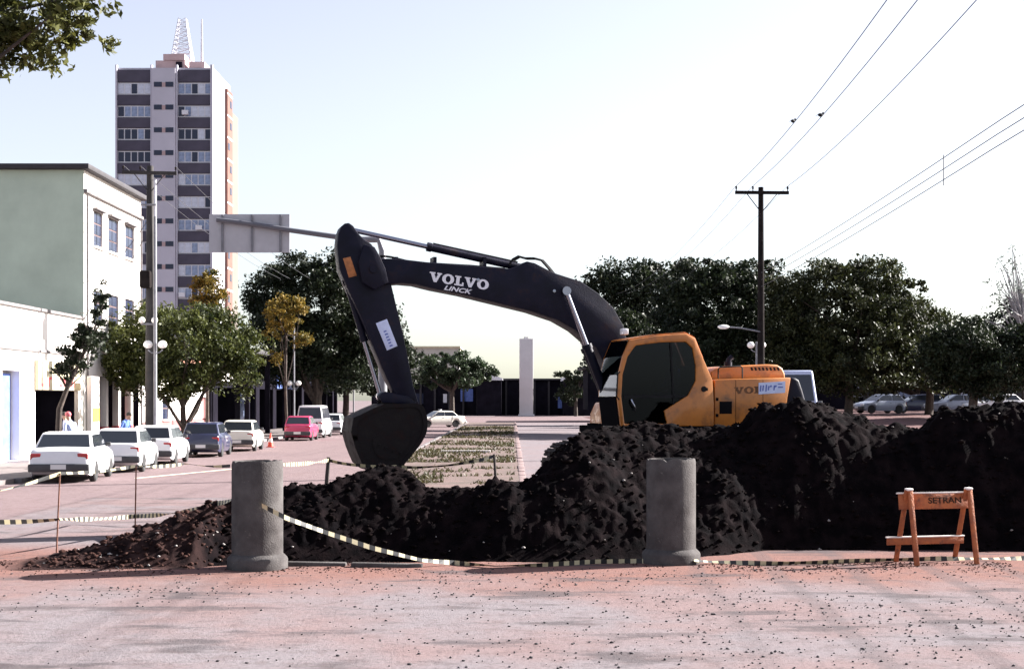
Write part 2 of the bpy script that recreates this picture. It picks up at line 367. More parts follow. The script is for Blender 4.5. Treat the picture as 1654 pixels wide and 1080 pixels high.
tag(soil, kind='structure')
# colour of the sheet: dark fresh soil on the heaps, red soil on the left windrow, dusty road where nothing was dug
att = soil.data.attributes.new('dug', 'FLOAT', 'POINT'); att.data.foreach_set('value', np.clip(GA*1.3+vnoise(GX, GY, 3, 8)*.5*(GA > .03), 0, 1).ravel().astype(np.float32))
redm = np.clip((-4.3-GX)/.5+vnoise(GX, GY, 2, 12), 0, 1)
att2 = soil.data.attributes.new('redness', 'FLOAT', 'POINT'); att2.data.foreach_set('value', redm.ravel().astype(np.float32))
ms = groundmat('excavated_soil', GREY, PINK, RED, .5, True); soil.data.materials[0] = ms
n = ms.node_tree.nodes; l = ms.node_tree.links; b0 = n['Principled BSDF']; src = b0.inputs['Base Color'].links[0].from_socket
def attr(nm):
    x = n.new('ShaderNodeAttribute'); x.attribute_name = nm; return x.outputs['Fac']
def mixc(f, c1, c2):
    x = n.new('ShaderNodeMix'); x.data_type = 'RGBA'; l.new(f, x.inputs[0])
    for i, v in ((6, c1), (7, c2)):
        if isinstance(v, tuple): x.inputs[i].default_value = (*v, 1)
        else: l.new(v, x.inputs[i])
    return x.outputs[2]
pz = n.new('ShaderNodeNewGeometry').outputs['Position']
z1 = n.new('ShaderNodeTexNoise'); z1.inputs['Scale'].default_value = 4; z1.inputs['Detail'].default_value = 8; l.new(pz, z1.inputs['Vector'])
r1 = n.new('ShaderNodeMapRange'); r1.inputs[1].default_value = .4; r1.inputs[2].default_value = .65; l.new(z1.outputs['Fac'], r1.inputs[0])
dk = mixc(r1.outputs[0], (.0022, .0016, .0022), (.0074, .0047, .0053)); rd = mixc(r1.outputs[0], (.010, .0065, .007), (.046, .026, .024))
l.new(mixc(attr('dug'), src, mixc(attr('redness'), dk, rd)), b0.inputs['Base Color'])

def rocks(name, locs, sizes, m, seed, flat=.7):    # many small lumps joined into one piece of stuff
    r = np.random.default_rng(seed)
    base = np.array([(1, 0, 0), (-1, 0, 0), (0, 1, 0), (0, -1, 0), (0, 0, 1), (0, 0, -1), (.62, .62, .5), (-.62, .62, .5), (.62, -.62, .5), (-.62, -.62, .5)], float)
    tri = np.array([(0, 6, 8), (0, 2, 6), (2, 7, 6), (6, 7, 4), (6, 4, 8), (4, 9, 8), (4, 7, 9), (7, 1, 9), (2, 1, 7), (0, 8, 3), (8, 9, 3), (9, 1, 3), (0, 3, 5), (3, 1, 5), (1, 2, 5), (2, 0, 5)])
    N = len(locs); v = base[None]*(1+r.uniform(-.35, .35, (N, 10, 1)))*sizes[:, None, None]
    v[:, :, 2] *= flat; v[:, :, 0] *= r.uniform(.7, 1.4, (N, 1)); t = r.uniform(0, 6.28, N); c, s_ = np.cos(t)[:, None], np.sin(t)[:, None]
    x, y = v[:, :, 0]*c-v[:, :, 1]*s_, v[:, :, 0]*s_+v[:, :, 1]*c; v[:, :, 0] = x; v[:, :, 1] = y
    v += np.asarray(locs)[:, None, :]
    return raw(name, v.reshape(-1, 3), (tri[None]+np.arange(N)[:, None, None]*10).reshape(-1, 3), m)
def scatter(n_, x0, x1, y0, y1, cond=None):
    X = rng.uniform(x0, x1, n_); Y = rng.uniform(y0, y1, n_); h, am = soil_height(X, Y)
    k = (am > .5) if cond is None else cond(X, Y, h, am)
    return np.stack([X, Y, h+.005], -1)[k]
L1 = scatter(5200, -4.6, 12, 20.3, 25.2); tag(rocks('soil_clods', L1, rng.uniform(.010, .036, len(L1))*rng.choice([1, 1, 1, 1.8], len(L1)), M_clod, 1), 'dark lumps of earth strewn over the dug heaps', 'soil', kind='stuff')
L2 = scatter(1900, -9.4, -4.1, 19.9, 22.6); tag(rocks('red_soil_clods', L2, rng.uniform(.014, .05, len(L2)), M_soilred, 2), 'reddish broken earth lumps on the low bank beside the road', 'soil', kind='stuff')
L3 = np.concatenate([scatter(80, -4.6, 12, 20.3, 24.6), scatter(60, -8, -4.2, 19.9, 21.6)]); tag(rocks('pale_rubble', L3, rng.uniform(.010, .032, len(L3)), M_pale, 3), 'small pale stone chips scattered in the dug soil', 'rubble', kind='stuff')
nG = 6000; gxs = rng.uniform(-8.5, 8.5, nG); gys = 10.5+9.3*rng.random(nG); kk = vnoise(gxs, gys, .45, 21)+vnoise(gxs, gys, 1.3, 22)*.6 > rng.uniform(-.45, .3, nG)
Lg = np.stack([gxs, gys, np.full(nG, .004)], -1)[kk]; tag(rocks('gravel', Lg, rng.uniform(.004, .02, len(Lg))*rng.choice([.6, 1], len(Lg)), M_stone, 4, .8), 'dark loose gravel scattered over the foreground dirt', 'gravel', kind='stuff')
nC = 5000; xc = rng.uniform(-8.4, 9, nC); yc_ = 20.55-np.abs(rng.normal(0, .65, nC)); kc = (yc_ > 17.5) & (vnoise(xc, yc_, .9, 41)+vnoise(xc, yc_, 3, 42)*.7 > -.05)
Lc = np.stack([xc, yc_, np.full(nC, .003)], -1)[kc]; hc_, ac_ = soil_height(Lc[:, 0], Lc[:, 1]); Lc[:, 2] += np.clip(hc_, -.6, .05); tag(rocks('spilled_crumbs', Lc, rng.uniform(.004, .017, len(Lc)), M_soilred, 6), 'reddish soil crumbs spilled over the dirt along the trench edge', 'soil', kind='stuff')
# kerb stones lifted along the near edge of the trench
for k_, (px, py, ln, a_) in enumerate([(505, 913, .95, .03), (625, 915, 1.0, -.02)]):
    p = P(px, py, EYE*F/(py-HY)); bb = MB(); bb.box(-ln/2, ln/2, -.07, .07, -.02, .055)
    o = bb.build('loose_kerb_stone', M_conc, None, p, (0, .02, a_), bevel=.015)
    tag(o, ['loose grey kerb stone on the trench edge near the left concrete pipe', 'loose grey kerb stone beside the tape, midway between the two pipes'][k_], 'kerb stone')

# ------------------------------------------------------------------ concrete pipes standing on their sockets
def pipe(px, base, label):
    Y = EYE*F/(base-HY); p = P(px, base, Y); p.z = 0
    t = thing('concrete_pipe', label, 'pipe', p, group='concrete drain pipes on end'); 
    ro, ri, h = .355, .30, 1.50
    MB().lathe([(ri, .0), (ro+.06, .0), (ro+.065, .02), (ro+.065, .13), (ro+.055, .155), (ro, .21)], n=48).build('socket', M_conc, t, smooth=50)
    m = MB().lathe([(ro, .205), (ro, .6), (ro, 1.1), (ro, h-.05), (ro-.012, h), (ri+.01, h), (ri, h-.03), (ri, .0)], n=48)
    rp_ = random.Random(int(px)); ch = [(rp_.uniform(0, 6.28), rp_.uniform(.05, .16), rp_.uniform(.008, .035)) for _ in range(9)]
    for i, (x, y, z) in enumerate(m.v):                # chipped rim, slightly out of true
        a_ = math.atan2(y, x) % 6.28; dz = sum(d_*max(0, 1-abs((a_-c0_+3.14) % 6.28-3.14)/w_) for c0_, w_, d_ in ch)
        k_ = 1+.004*math.sin(3*a_+px)
        m.v[i] = (x*k_-(x*.05*dz*8 if z > h-.06 else 0)*.3, y*k_, z-(dz if z > h-.04 else 0)+(.004*math.sin(a_+px) if z > .5 else 0))
    t.rotation_euler = (0, 0, px*.013); o = m.build('barrel', M_conc, t, smooth=50)
    return t
pp1 = pipe(416, 917, 'upright concrete drain pipe on the left with striped tape hanging from it')
pp2 = pipe(1084, 908, 'upright concrete drain pipe in front of the big dark soil heap')

# ------------------------------------------------------------------ flat print helpers
def letters_volvo():
    Vp = [(0, 1), (.44, 1), (.44, .86), (.36, .86), (.52, .36), (.66, .86), (.58, .86), (.58, 1), (.96, 1), (.96, .86), (.87, .86), (.60, 0), (.38, 0), (.09, .86), (0, .86)]
    Lp = [(0, 1), (.48, 1), (.48, .86), (.38, .86), (.38, .16), (.60, .16), (.60, .38), (.72, .38), (.72, 0), (0, 0), (0, .14), (.12, .14), (.12, .86), (0, .86)]
    return Vp, Lp
def print_mesh(name, parent, p0, p1, y, h, m, word='VOLVO', th=.004, flip=1):
    # word runs from p0 to p1 in the local (x,z) plane, thickness towards +y
    p0 = Vector((p0[0], 0, p0[1])); p1 = Vector((p1[0], 0, p1[1])); u = (p1-p0); Lw = u.length; u.normalize(); v = Vector((0, 1, 0)).cross(u)*-1
    if v.z < 0: v = -v
    b = MB()
    Vp, Lp = letters_volvo(); x = 0; segs = []
    for ch in word:
        if ch == 'V': segs.append((Vp, x)); x += 1.0
        elif ch == 'L': segs.append((Lp, x)); x += .76
        elif ch == 'O': segs.append(('O', x)); x += 1.0
    s = Lw/x
    def pt(a, c, d): return p0+u*(a*s)+v*(c*h)+Vector((0, y+d, 0))
    for sh, ox in segs:
        if sh == 'O':
            n = 28; oo = [(.48+.47*math.cos(2*math.pi*i/n), .5+.53*math.sin(2*math.pi*i/n)) for i in range(n)]; ic = [(.48+.19*math.cos(2*math.pi*i/n), .5+.34*math.sin(2*math.pi*i/n)) for i in range(n)]
            b.add([pt(ox+a, c, th) for a, c in oo+ic], [(i, (i+1) % n, n+(i+1) % n, n+i) for i in range(n)])
            b.add([pt(ox+a, c, th) for a, c in oo]+[pt(ox+a, c, 0) for a, c in oo], [(i, (i+1) % n, n+(i+1) % n, n+i) for i in range(n)])
        else:
            k = len(sh); b.add([pt(ox+a, c, th) for a, c in sh]+[pt(ox+a, c, 0) for a, c in sh], [tuple(range(k))]+[(i, (i+1) % k, k+(i+1) % k, k+i) for i in range(k)])
    return b.build(name, m, parent, smooth=0)
def text_mesh(name, parent, txt, M4, size, m, bold=.0, shear=0., width=None):
    cu = bpy.data.curves.new(name, 'FONT'); cu.body = txt; cu.size = size; cu.offset = bold; cu.shear = shear; cu.extrude = .002; cu.resolution_u = 3
    o = bpy.data.objects.new('tmp', cu); C.objects.link(o); bpy.context.view_layer.update()
    me = bpy.data.meshes.new_from_object(o.evaluated_get(bpy.context.evaluated_depsgraph_get())); bpy.data.objects.remove(o)
    me.materials.clear(); me.materials.append(m)
    if width:
        xs_ = [v.co.x for v in me.vertices]; k = width/(max(xs_)-min(xs_)); x0 = min(xs_)
        for v in me.vertices: v.co.x = (v.co.x-x0)*k
    me.transform(M4); me.name = name
    return inst(name, me, parent)

# ------------------------------------------------------------------ the excavator
YAW = R(15); EO = Vector((3.11, 27.7, .6))
Fv = Vector((-math.cos(YAW), -math.sin(YAW), 0)); Lv = Vector((math.sin(YAW), -math.cos(YAW), 0))
def XL(px, py, y=0.):                              # pixel -> (x,z) on the machine's plane at lateral offset y
    d = Vector(((px-HX)/F, 1, -(py-HY)/F)); t = (y+(EO-Vector((0, 0, EYE))).dot(Lv))/d.dot(Lv)
    q = Vector((0, 0, EYE))+d*t-EO; return (q.dot(Fv), q.z)
def XP(lst, y=0.): return [XL(a, c, y) for a, c in lst]
def X3(px, py, y): x, z = XL(px, py, y); return Vector((x, y, z))
ex = thing('excavator', 'orange excavator with long dark boom and bucket, standing behind the soil heap', 'excavator', EO, math.pi+YAW)
# undercarriage
for sy in (-1, 1):
    t0 = MB(); prof = []
    for i in range(24):
        a_ = i/24*2*math.pi; cx = 1.75 if math.cos(a_) > 0 else -1.75
        prof.append((cx+.40*math.cos(a_), .45+.40*math.sin(a_)))
    t0.prism(prof, sy*1.2-.22, sy*1.2+.22); tr = t0.build('track', M_steel, ex)
    sh = MB(); sh.box(-.085, .085, -.3, .3, 0, .035); sh.box(-.02, .02, -.3, .3, .035, .06); shm = sh.mesh('track_shoe', M_steel)
    per = 2*3.5+2*math.pi*.42; k = 48
    for i in range(k):
        s_ = i/k*per
        if s_ < 3.5: x, z, a_ = 1.75-s_, .87, 0
        elif s_ < 3.5+math.pi*.42: q = (s_-3.5)/.42; x, z, a_ = -1.75-.42*math.sin(q), .45+.42*math.cos(q), -q
        elif s_ < 7+math.pi*.42: x, z, a_ = -1.75+(s_-3.5-math.pi*.42), .03, math.pi
        else: q = (s_-7-math.pi*.42)/.42; x, z, a_ = 1.75+.42*math.sin(q), .45-.42*math.cos(q), math.pi-q
        inst('track_shoe', shm, tr, (x, sy*1.2, z), (0, a_, 0))
    for x in (-1.75, 1.75):
        MB().lathe([(.0, -.24), (.34, -.24), (.36, -.2), (.36, .2), (.34, .24), (0, .24)], (0, 0, 0), 20, 'y').build('sprocket' if x < 0 else 'idler', M_navy, tr, (x, sy*1.2, .45))
    for x in (-1.2, -.7, -.2, .3, .8, 1.3): MB().lathe([(.0, -.24), (.13, -.24), (.13, .24), (0, .24)], (0, 0, 0), 14, 'y').build('roller', M_navy, tr, (x, sy*1.2, .2))
MB().box(-.9, .9, -1., 1., .45, .85).lathe([(.7, .85), (.7, 1.02)]).build('undercarriage_frame', M_navy, ex, bevel=.03)
# upper frame and side panels
yN = 1.32
z_dk = XL(1100, 686, yN)[1]
rear = XP([(1154, 612.5), (1240, 610.5), (1286, 609), (1293, 613), (1298, 628), (1303, 645), (1306, 690), (1154, 690)], yN)
ixs = rear[:]
MB().prism([XL(1005, 690, yN), XL(1005, 702, yN), XL(1303, 702, yN), XL(1303, 690, yN)], -1.28, 1.28).build('upper_frame', M_matte, ex, bevel=.02)
cut = XL(1278, 650, yN)[0]
bodyp = [p for p in XP([(1154.5, 612.5), (1278, 609.5), (1272, 645), (1270, 690), (1154.5, 690)], yN)]
MB().prism(bodyp, .35, yN).build('left_side_panel', M_yel, ex, bevel=.025)
MB().prism([(a_, c_-.0) for a_, c_ in bodyp], -yN, -.36).build('right_side_panel', M_yel, ex, bevel=.025)
fx0 = XL(1060, 690, yN)[0]; zt = XL(1200, 611, yN)[1]
MB().box(bodyp[2][0]+.02, bodyp[0][0]-.05, -.34, .34, z_dk, zt-.04).build('engine_bay', M_navy, ex)
cw = XP([(1279.5, 609.2), (1287, 609), (1294, 613), (1299, 628), (1304, 645), (1306, 690), (1272, 690), (1273.5, 645)], yN)
c0 = MB(); c0.prism(cw, -1.22, 1.25); c0.build('counterweight', M_navy, ex, bevel=.05, seg=3)
# door split line, latch and vent on the side panel
def onside(name, pl, y, th, m, par=ex): return MB().prism(XP(pl, y), y, y+th).build(name, m, par, bevel=.004)
onside('panel_handle', [(1143, 626), (1143, 631), (1132, 631), (1132, 626)], yN+.021, .02, M_blk)
# hood with louvres
yH = .95
hood = XP([(1148, 614), (1149, 600), (1156, 595), (1175, 591), (1239, 588), (1256, 589), (1264, 594), (1268, 603), (1269, 614)], yH)
hd = MB().prism(hood, -1.0, yH).build('engine_hood', M_yel, ex, bevel=.035, seg=3)
for i in range(8):
    q = 1212+i*6.1; vx = XP([(q, 593.3), (q+3, 593.1), (q+4.6, 598), (q+1.6, 598.2)], yH)
    MB().prism(vx, yH-.012, yH+.006).build('louvre_slot', M_blk, hd, smooth=0)
px_, pz_ = XL(1176, 602, .62); e_ = MB(); e_.tube([(px_, .62, pz_-.1), (px_, .62, pz_+.21)], .075, 14); e_.tube([(px_, .62, pz_+.19), (px_-.02, .62, pz_+.26), (px_-.08, .62, pz_+.31)], .05, 12); e_.build('exhaust_pipe', M_navy, ex)
# handrail
hr = MB(); hr.tube([X3(1280, 610, 1.1), X3(1279, 600, 1.1), X3(1274, 597, 1.1)], .015, 6); hr.build('grab_rail', M_navy, ex) if False else None
for q in (1188, 1232): onside('panel_seam', [(q, 613.5), (q+.7, 613.5), (q+.7, 686), (q, 686)], yN+.0005, .003, M_matte)
for q in (642, 668): onside('hinge', [(1156, q), (1160, q), (1160, q+5), (1156, q+5)], yN+.001, .018, M_matte)
onside('air_grille', [(1162, 648), (1182, 648), (1182, 668), (1162, 668)], yN+.0005, .006, M_matte)
onside('side_step', [(1012, 694), (1052, 694), (1052, 698), (1012, 698)], yN, .16, M_matte)
hr = MB(); hr.tube([X3(1160, 611, 1.2), X3(1160, 596, 1.2), X3(1163, 593, 1.2), X3(1196, 591, 1.2), X3(1199, 594, 1.2), X3(1199, 611, 1.2)], .014, 8); hr.build('grab_rail', M_blk, ex)
hr = MB(); hr.tube([X3(1001, 600, 1.40), X3(998, 604, 1.44), X3(996, 640, 1.44), X3(1000, 645, 1.40)], .013, 8); hr.build('grab_rail', M_blk, ex)
M_bodyprint = mat('faded_brown_print', (.13, .05, .015), .7, var=.3, scale=9)
# body lettering and sticker
print_mesh('body_lettering', ex, XL(1186, 636, yN), XL(1262, 633, yN), yN+.001, .125, M_bodyprint)
stk = MB().prism(XP([(1225, 618), (1268, 615.5), (1268, 634), (1225, 636.5)], yN), yN+.006, yN+.011).build('body_sticker', M_stick, ex, smooth=0)
def marks(par, quads, y, m):
    b = MB()
    for q in quads: b.prism(XP(q, y), y, y+.003)
    return b.build('sticker_print', m, par, smooth=0)
mk = []
for i, (x0, x1, y0, y1) in enumerate([(1228, 1230, 622, 632), (1232, 1234, 622, 631), (1237, 1239, 621, 632), (1241, 1243, 623, 630), (1244, 1247, 622, 625), (1250, 1252, 622, 630), (1252, 1255, 622, 625), (1257, 1265, 624, 626), (1257, 1264, 619, 620.5)]):
    mk.append([(x0, y0), (x1, y0), (x1-1, y1), (x0-1, y1)])
marks(stk, mk, yN+.0115, M_blueprint)
# cab
yC = 1.36
co_ = [(1003, 688), (997, 640), (999, 605), (1006, 575), (1017, 549), (1060, 542), (1108, 538), (1123, 546), (1136, 578), (1151, 613), (1153, 650), (1153, 688), (1085, 688)]
ci_ = [(1009, 684), (1004, 640), (1006, 605), (1014, 576), (1027, 558), (1065, 553), (1108, 552), (1119, 562), (1124, 590), (1124, 615), (1112, 638), (1073, 663), (1078, 684)]
O_ = XP(co_, yC); I_ = XP(ci_, yC); k = len(O_)
cab = thing('cab', None, None); cab.parent = ex
def ring(y0, y1):
    b = MB(); vs = [(x, y, z) for y in (y0, y1) for x, z in O_+I_]
    fs = []
    for i in range(k):
        j = (i+1) % k
        fs += [(i, j, k+j, k+i), (2*k+i, 3*k+i, 3*k+j, 2*k+j), (i, 2*k+i, 2*k+j, j), (k+i, k+j, 3*k+j, 3*k+i)]
    return b.add(vs, fs)
cf = ring(yC-.07, yC).build('cab_side_frame', M_yel, ex, bevel=.018)
ring(.26, .33).build('cab_side_frame', M_yel, ex, bevel=.018)
bpy.data.objects.remove(cab)
# roof, rear wall, floor between the two frames
def skin(pl, th, m, name, y0=.331, y1=yC-.071):
    b = MB()
    for (a_, c_) in zip(pl[:-1], pl[1:]):
        a_ = Vector((a_[0], 0, a_[1])); c_ = Vector((c_[0], 0, c_[1])); nn_ = (c_-a_).cross(Vector((0, 1, 0))).normalized()*th
        b.add([a_+Vector((0, y0, 0)), c_+Vector((0, y0, 0)), c_+Vector((0, y1, 0)), a_+Vector((0, y1, 0)), a_+nn_+Vector((0, y0, 0)), c_+nn_+Vector((0, y0, 0)), c_+nn_+Vector((0, y1, 0)), a_+nn_+Vector((0, y1, 0))],
              [(0, 1, 2, 3), (4, 5, 6, 7), (0, 1, 5, 4), (2, 3, 7, 6), (0, 3, 7, 4), (1, 2, 6, 5)])
    return b.build(name, m, ex)
skin(O_[4:9], -.03, M_yel, 'cab_roof'); skin([O_[9], O_[10], O_[11]], -.03, M_yel, 'cab_rear_wall'); skin([O_[11], O_[12], O_[0]], -.03, M_navy, 'cab_floor')
skin([O_[8], O_[9]], -.006, M_cglass, 'cab_rear_window')
wf = skin(O_[1:5], -.006, M_cglass, 'cab_windshield'); skin(O_[0:2], -.02, M_matte, 'cab_front_panel')
dg = MB().prism(I_, yC-.045, yC-.037).build('cab_door_window', M_cglass, ex, smooth=0)
MB().prism(I_, .29, .298).build('cab_side_window', M_cglass, ex, smooth=0)
MB().bar(X3(1083, 553, yC-.03), X3(1088, 655, yC-.03), .03).build('door_pillar', M_blk, ex)
MB().bar(X3(1007, 640, yC-.03), X3(1112, 640, yC-.03), .03, .05).build('door_rail', M_blk, ex)
dl = MB().prism(XP([(1008, 684), (1004.5, 643), (1088, 643), (1088, 655), (1073, 664), (1078, 684)], yC-.08), yC-.085, yC-.06).build('door_panel', M_navy, ex)
MB().tube([X3(1020, 645, yC+.02), X3(1022, 650, yC+.045), X3(1026, 658, yC+.045), X3(1026, 663, yC+.02)], .016, 8).build('door_handle', M_chrome, ex)
MB().lathe([(.0, 0), (.055, 0), (.05, .02), (0, .02)], (0, 0, 0), 14, 'y').build('filler_cap', M_blk, ex, X3(1137, 628, yC))
st = MB(); sx, sz = XL(1090, 676, .85); st.box(sx-.25, sx+.3, .6, 1.1, sz+.05, sz+.42); st.box(sx-.32, sx-.18, .6, 1.1, sz+.42, sz+1.0); st.build('operator_seat', M_seat, ex, bevel=.04)
cs = MB(); cx_, cz_ = XL(1035, 680, .85); cs.box(cx_-.1, cx_+.1, .55, 1.15, cz_+.1, cz_+.5); cs.tube([(cx_-.1, .7, cz_+.5), (cx_-.2, .7, cz_+.75)], .018, 6); cs.tube([(cx_-.1, 1.02, cz_+.5), (cx_-.2, 1.02, cz_+.75)], .018, 6); cs.build('control_console', M_blk, ex, bevel=.02)
wl = MB(); wl.box(-.06, .06, -.09, .09, -.05, .06); wl.build('work_light', M_head, ex, X3(1008, 536, 1.1), bevel=.015)
MB().tube([X3(1003, 600, .2), X3(985, 598, .05), X3(982, 600, .0)], .012, 6).build('mirror_arm', M_blk, ex); mi = MB(); mi.box(-.03, .0, -.1, .1, -.16, .12); mi.build('mirror', M_chrome, ex, X3(984, 604, .02), bevel=.015)
# right hand front deck box seen past the boom
bx = XP([(957, 690), (958, 668), (966, 650), (975, 650), (990, 690)], -1.1); MB().prism(bx, -1.3, -.55).build('tool_box', M_yel, ex, bevel=.03)
MB().box(XL(1003, 690, .8)[0], XL(985, 690, -.9)[0], -1.25, .25, z_dk-.1, z_dk).build('front_deck', M_matte, ex)
# boom
up = [(585, 424), (609, 419.5), (638, 420), (681, 425), (742, 430), (818, 436), (832, 431), (845, 424), (858, 427), (887, 442), (931, 456), (959, 475), (984, 499), (1000, 528), (1007, 560), (1016, 610), (1020, 640)]
lo = [(1008, 658), (992, 652), (978, 620), (967, 584), (956, 562), (923, 534), (895, 518), (853, 504), (820, 496), (742, 477), (696, 468), (668, 461), (645, 459), (600, 462), (584, 446)]
yB = .27
boom = MB().prism(XP(up+lo, 0), -yB, yB).build('boom', M_navy, ex, bevel=.018)
print_mesh('boom_lettering', boom, XL(692.5, 454, yB), XL(789.5, 468.5, yB), yB+.001, .178, M_white)
a_, c_ = XL(717, 467.5, yB), XL(762, 475, yB); u = Vector((c_[0]-a_[0], 0, c_[1]-a_[1])); Lw = u.length; u.normalize(); v = Vector((-u.z, 0, u.x)); v = v if v.z > 0 else -v
M4 = Matrix((u, v, u.cross(v))).transposed().to_4x4(); M4.translation = (a_[0], yB+.002, a_[1])
text_mesh('boom_lettering', boom, 'LINCK', M4, .115, M_white, bold=.003, shear=.3, width=Lw)
for q in [(895, 470), (772, 452)]: MB().lathe([(0, 0), (.035, 0), (.03, .02), (0, .022)], (0, 0, 0), 12, 'y').build('pin_boss', M_chrome, boom, X3(*q, yB))
# hoses and pipes on the boom
for y_, dy in ((.1, 0), (-.1, 3)):
    h_ = MB()
    h_.tube([X3(a+dy, c+dy*.3, y_) for a, c in [(822, 428), (828, 419), (837, 414), (848, 417), (862, 417), (874, 420), (884, 431), (893, 442), (906, 450), (932, 457)]], .022, 8)
    h_.tube([X3(a+dy, c+dy*.3, y_) for a, c in [(604, 424), (609, 416), (617, 413), (632, 415), (656, 421), (690, 425), (760, 429), (815, 434)]], .018, 8)
    h_.build('hydraulic_hose', M_blk, boom)
for q in (638, 700, 780): hb = MB(); x, z = XL(q, 424, 0); hb.box(x-.03, x+.03, -.16, .16, z-.09, z+.09); hb.build('hose_clamp', M_navy, boom)
# stick
sr = [(548, 369), (554, 363), (561, 362), (568, 367), (576, 379), (586, 389), (597, 396), (604, 406), (608, 418), (614, 428), (628, 457), (644, 524), (655, 574), (664, 622), (674, 655), (668, 668), (655, 668),
      (643, 650), (622, 612), (600, 560), (578, 508), (560, 470), (546, 436), (542, 400), (544, 380)]
yS = .21
stick = MB().prism(XP(sr, 0), -yS, yS).build('stick', M_navy, ex, bevel=.018)
wide = XP([(583, 398), (600, 402), (609, 418), (617, 436), (622, 458), (600, 470), (580, 458), (574, 425)], 0)
MB().prism(wide, -.36, -.275).build('stick_lug', M_navy, stick, bevel=.012); MB().prism(wide, .275, .36).build('stick_lug', M_navy, stick, bevel=.012)
MB().lathe([(0, -.4), (.075, -.4), (.075, .4), (0, .4)], (0, 0, 0), 16, 'y').build('stick_pin', M_navy, stick, X3(598, 437, 0))
onside('caution_decal', [(554, 417.5), (566, 414.5), (576.5, 445), (563.5, 448.5)], yS+.001, .004, mat('caution_label', (.42, .15, .045), .6, var=.3, scale=9), stick)
sk2 = onside('stick_sticker', [(607, 522), (625, 515), (642, 558.5), (625, 566)], yS+.001, .005, M_stick, stick)
b = MB()
for i in range(6):
    t = .34+i*.105; x0 = 607+(625-607)*t+6.2; y0 = 522+(566-522)*t-2.2
    b.prism(XP([(x0, y0), (x0+4.5, y0-1.8), (x0+5.2+(i % 2), y0+.2), (x0+.8, y0+2.2)], yS), yS+.0065, yS+.0085)
b.build('sticker_print', M_blueprint, sk2, smooth=0)
for y_ in (-.08, .08):
    h_ = MB(); h_.tube([X3(a, c, y_) for a, c in [(604, 424), (612, 432), (622, 446), (634, 476), (645, 520), (652, 550)]], .017, 8); h_.build('hydraulic_hose', M_blk, stick)
for q in ((633, 480), (648, 540)): MB().box(-.05, .05, -.14, .14, -.04, .04).build('hose_clamp', M_navy, stick, X3(q[0]-3, q[1], 0))
# arm cylinder on top of the boom
def cyl(name, p0, p1, r0, frac, r1, y, par=ex):     # barrel at p0 end, rod towards p1
    A, Bp = X3(*p0, y), X3(*p1, y); q = A.lerp(Bp, frac)
    d_ = (Bp-A).normalized()
    b = MB(); b.tube([A, A.lerp(Bp, .03), q-d_*.09, q-d_*.085, q], [r0*.9, r0, r0, r0*1.18, r0*1.18], 18)
    b.lathe([(0, -.07), (.09, -.07), (.09, .07), (0, .07)], A, 14, 'y')
    o = b.build(name, M_navy, par, smooth=40)
    b2 = MB(); b2.tube([q, Bp], r1, 16); b2.lathe([(0, -.07), (.085, -.07), (.085, .07), (0, .07)], Bp, 14, 'y'); b2.build('piston_rod', M_chrome, o, smooth=40)
    b3 = MB(); off = Vector((0, 0, r0*1.25)); b3.tube([A.lerp(Bp, .05)+off, q+off*.95-d_*.12], .016, 6); b3.build('oil_pipe', M_blk, o)
    return o
cyl('arm_cylinder', (850, 434), (562, 370), .072, .565, .045, 0)
for y_ in (-.4, .4): cyl('boom_cylinder', (980 if y_ > 0 else 978, 642), (914, 470) if y_ > 0 else (912, 480), .085, .50, .048, y_)
cyl('bucket_cylinder', (560, 455), (615, 640), .062, .52, .04, 0)
# bucket and its linkage
lk = MB(); lk.prism(XP([(607, 640), (618, 632), (655, 640), (668, 650), (664, 660), (650, 652), (614, 650)], 0), -.26, -.22); lk.prism(XP([(607, 640), (618, 632), (655, 640), (668, 650), (664, 660), (650, 652), (614, 650)], 0), .22, .26); lk.build('bucket_linkage', M_navy, ex, bevel=.01)
sidep = [(592, 660), (612, 652), (640, 652), (668, 650), (678, 662), (681, 690), (672, 712), (655, 733), (641, 750), (632, 758), (590, 758), (577, 748), (566, 722), (559, 696), (563, 674)]
bk = None; yK = .6
def smooth_poly(p, it=2):
    for _ in range(it):
        q = []
        for i in range(len(p)):
            a, c = p[i], p[(i+1) % len(p)]; q += [(a[0]*.75+c[0]*.25, a[1]*.75+c[1]*.25), (a[0]*.25+c[0]*.75, a[1]*.25+c[1]*.75)]
        p = q
    return p
rim_ = XP(smooth_poly(sidep), 0); cx_b = sum(p[0] for p in rim_)/len(rim_); cz_b = sum(p[1] for p in rim_)/len(rim_); nb = len(rim_)
bkp = rim_; kq = len(bkp)
sh_ = MB(); sh_.prism(bkp, -yK, -yK+.04); sh_.prism(bkp, yK-.04, yK)
shell = [sidep[i] for i in (9, 10, 11, 12, 13, 14, 0, 1, 2)]; inner = XP([(632, 753), (593, 753), (581, 744), (570, 720), (564, 696), (568, 677), (595, 664), (613, 657), (640, 657)], 0)
outer = XP(shell, 0)
for i in range(len(shell)-1):
    sh_.prism([outer[i], outer[i+1], inner[i+1], inner[i]], -yK, yK)
bk = sh_.build('bucket', M_steel, ex)
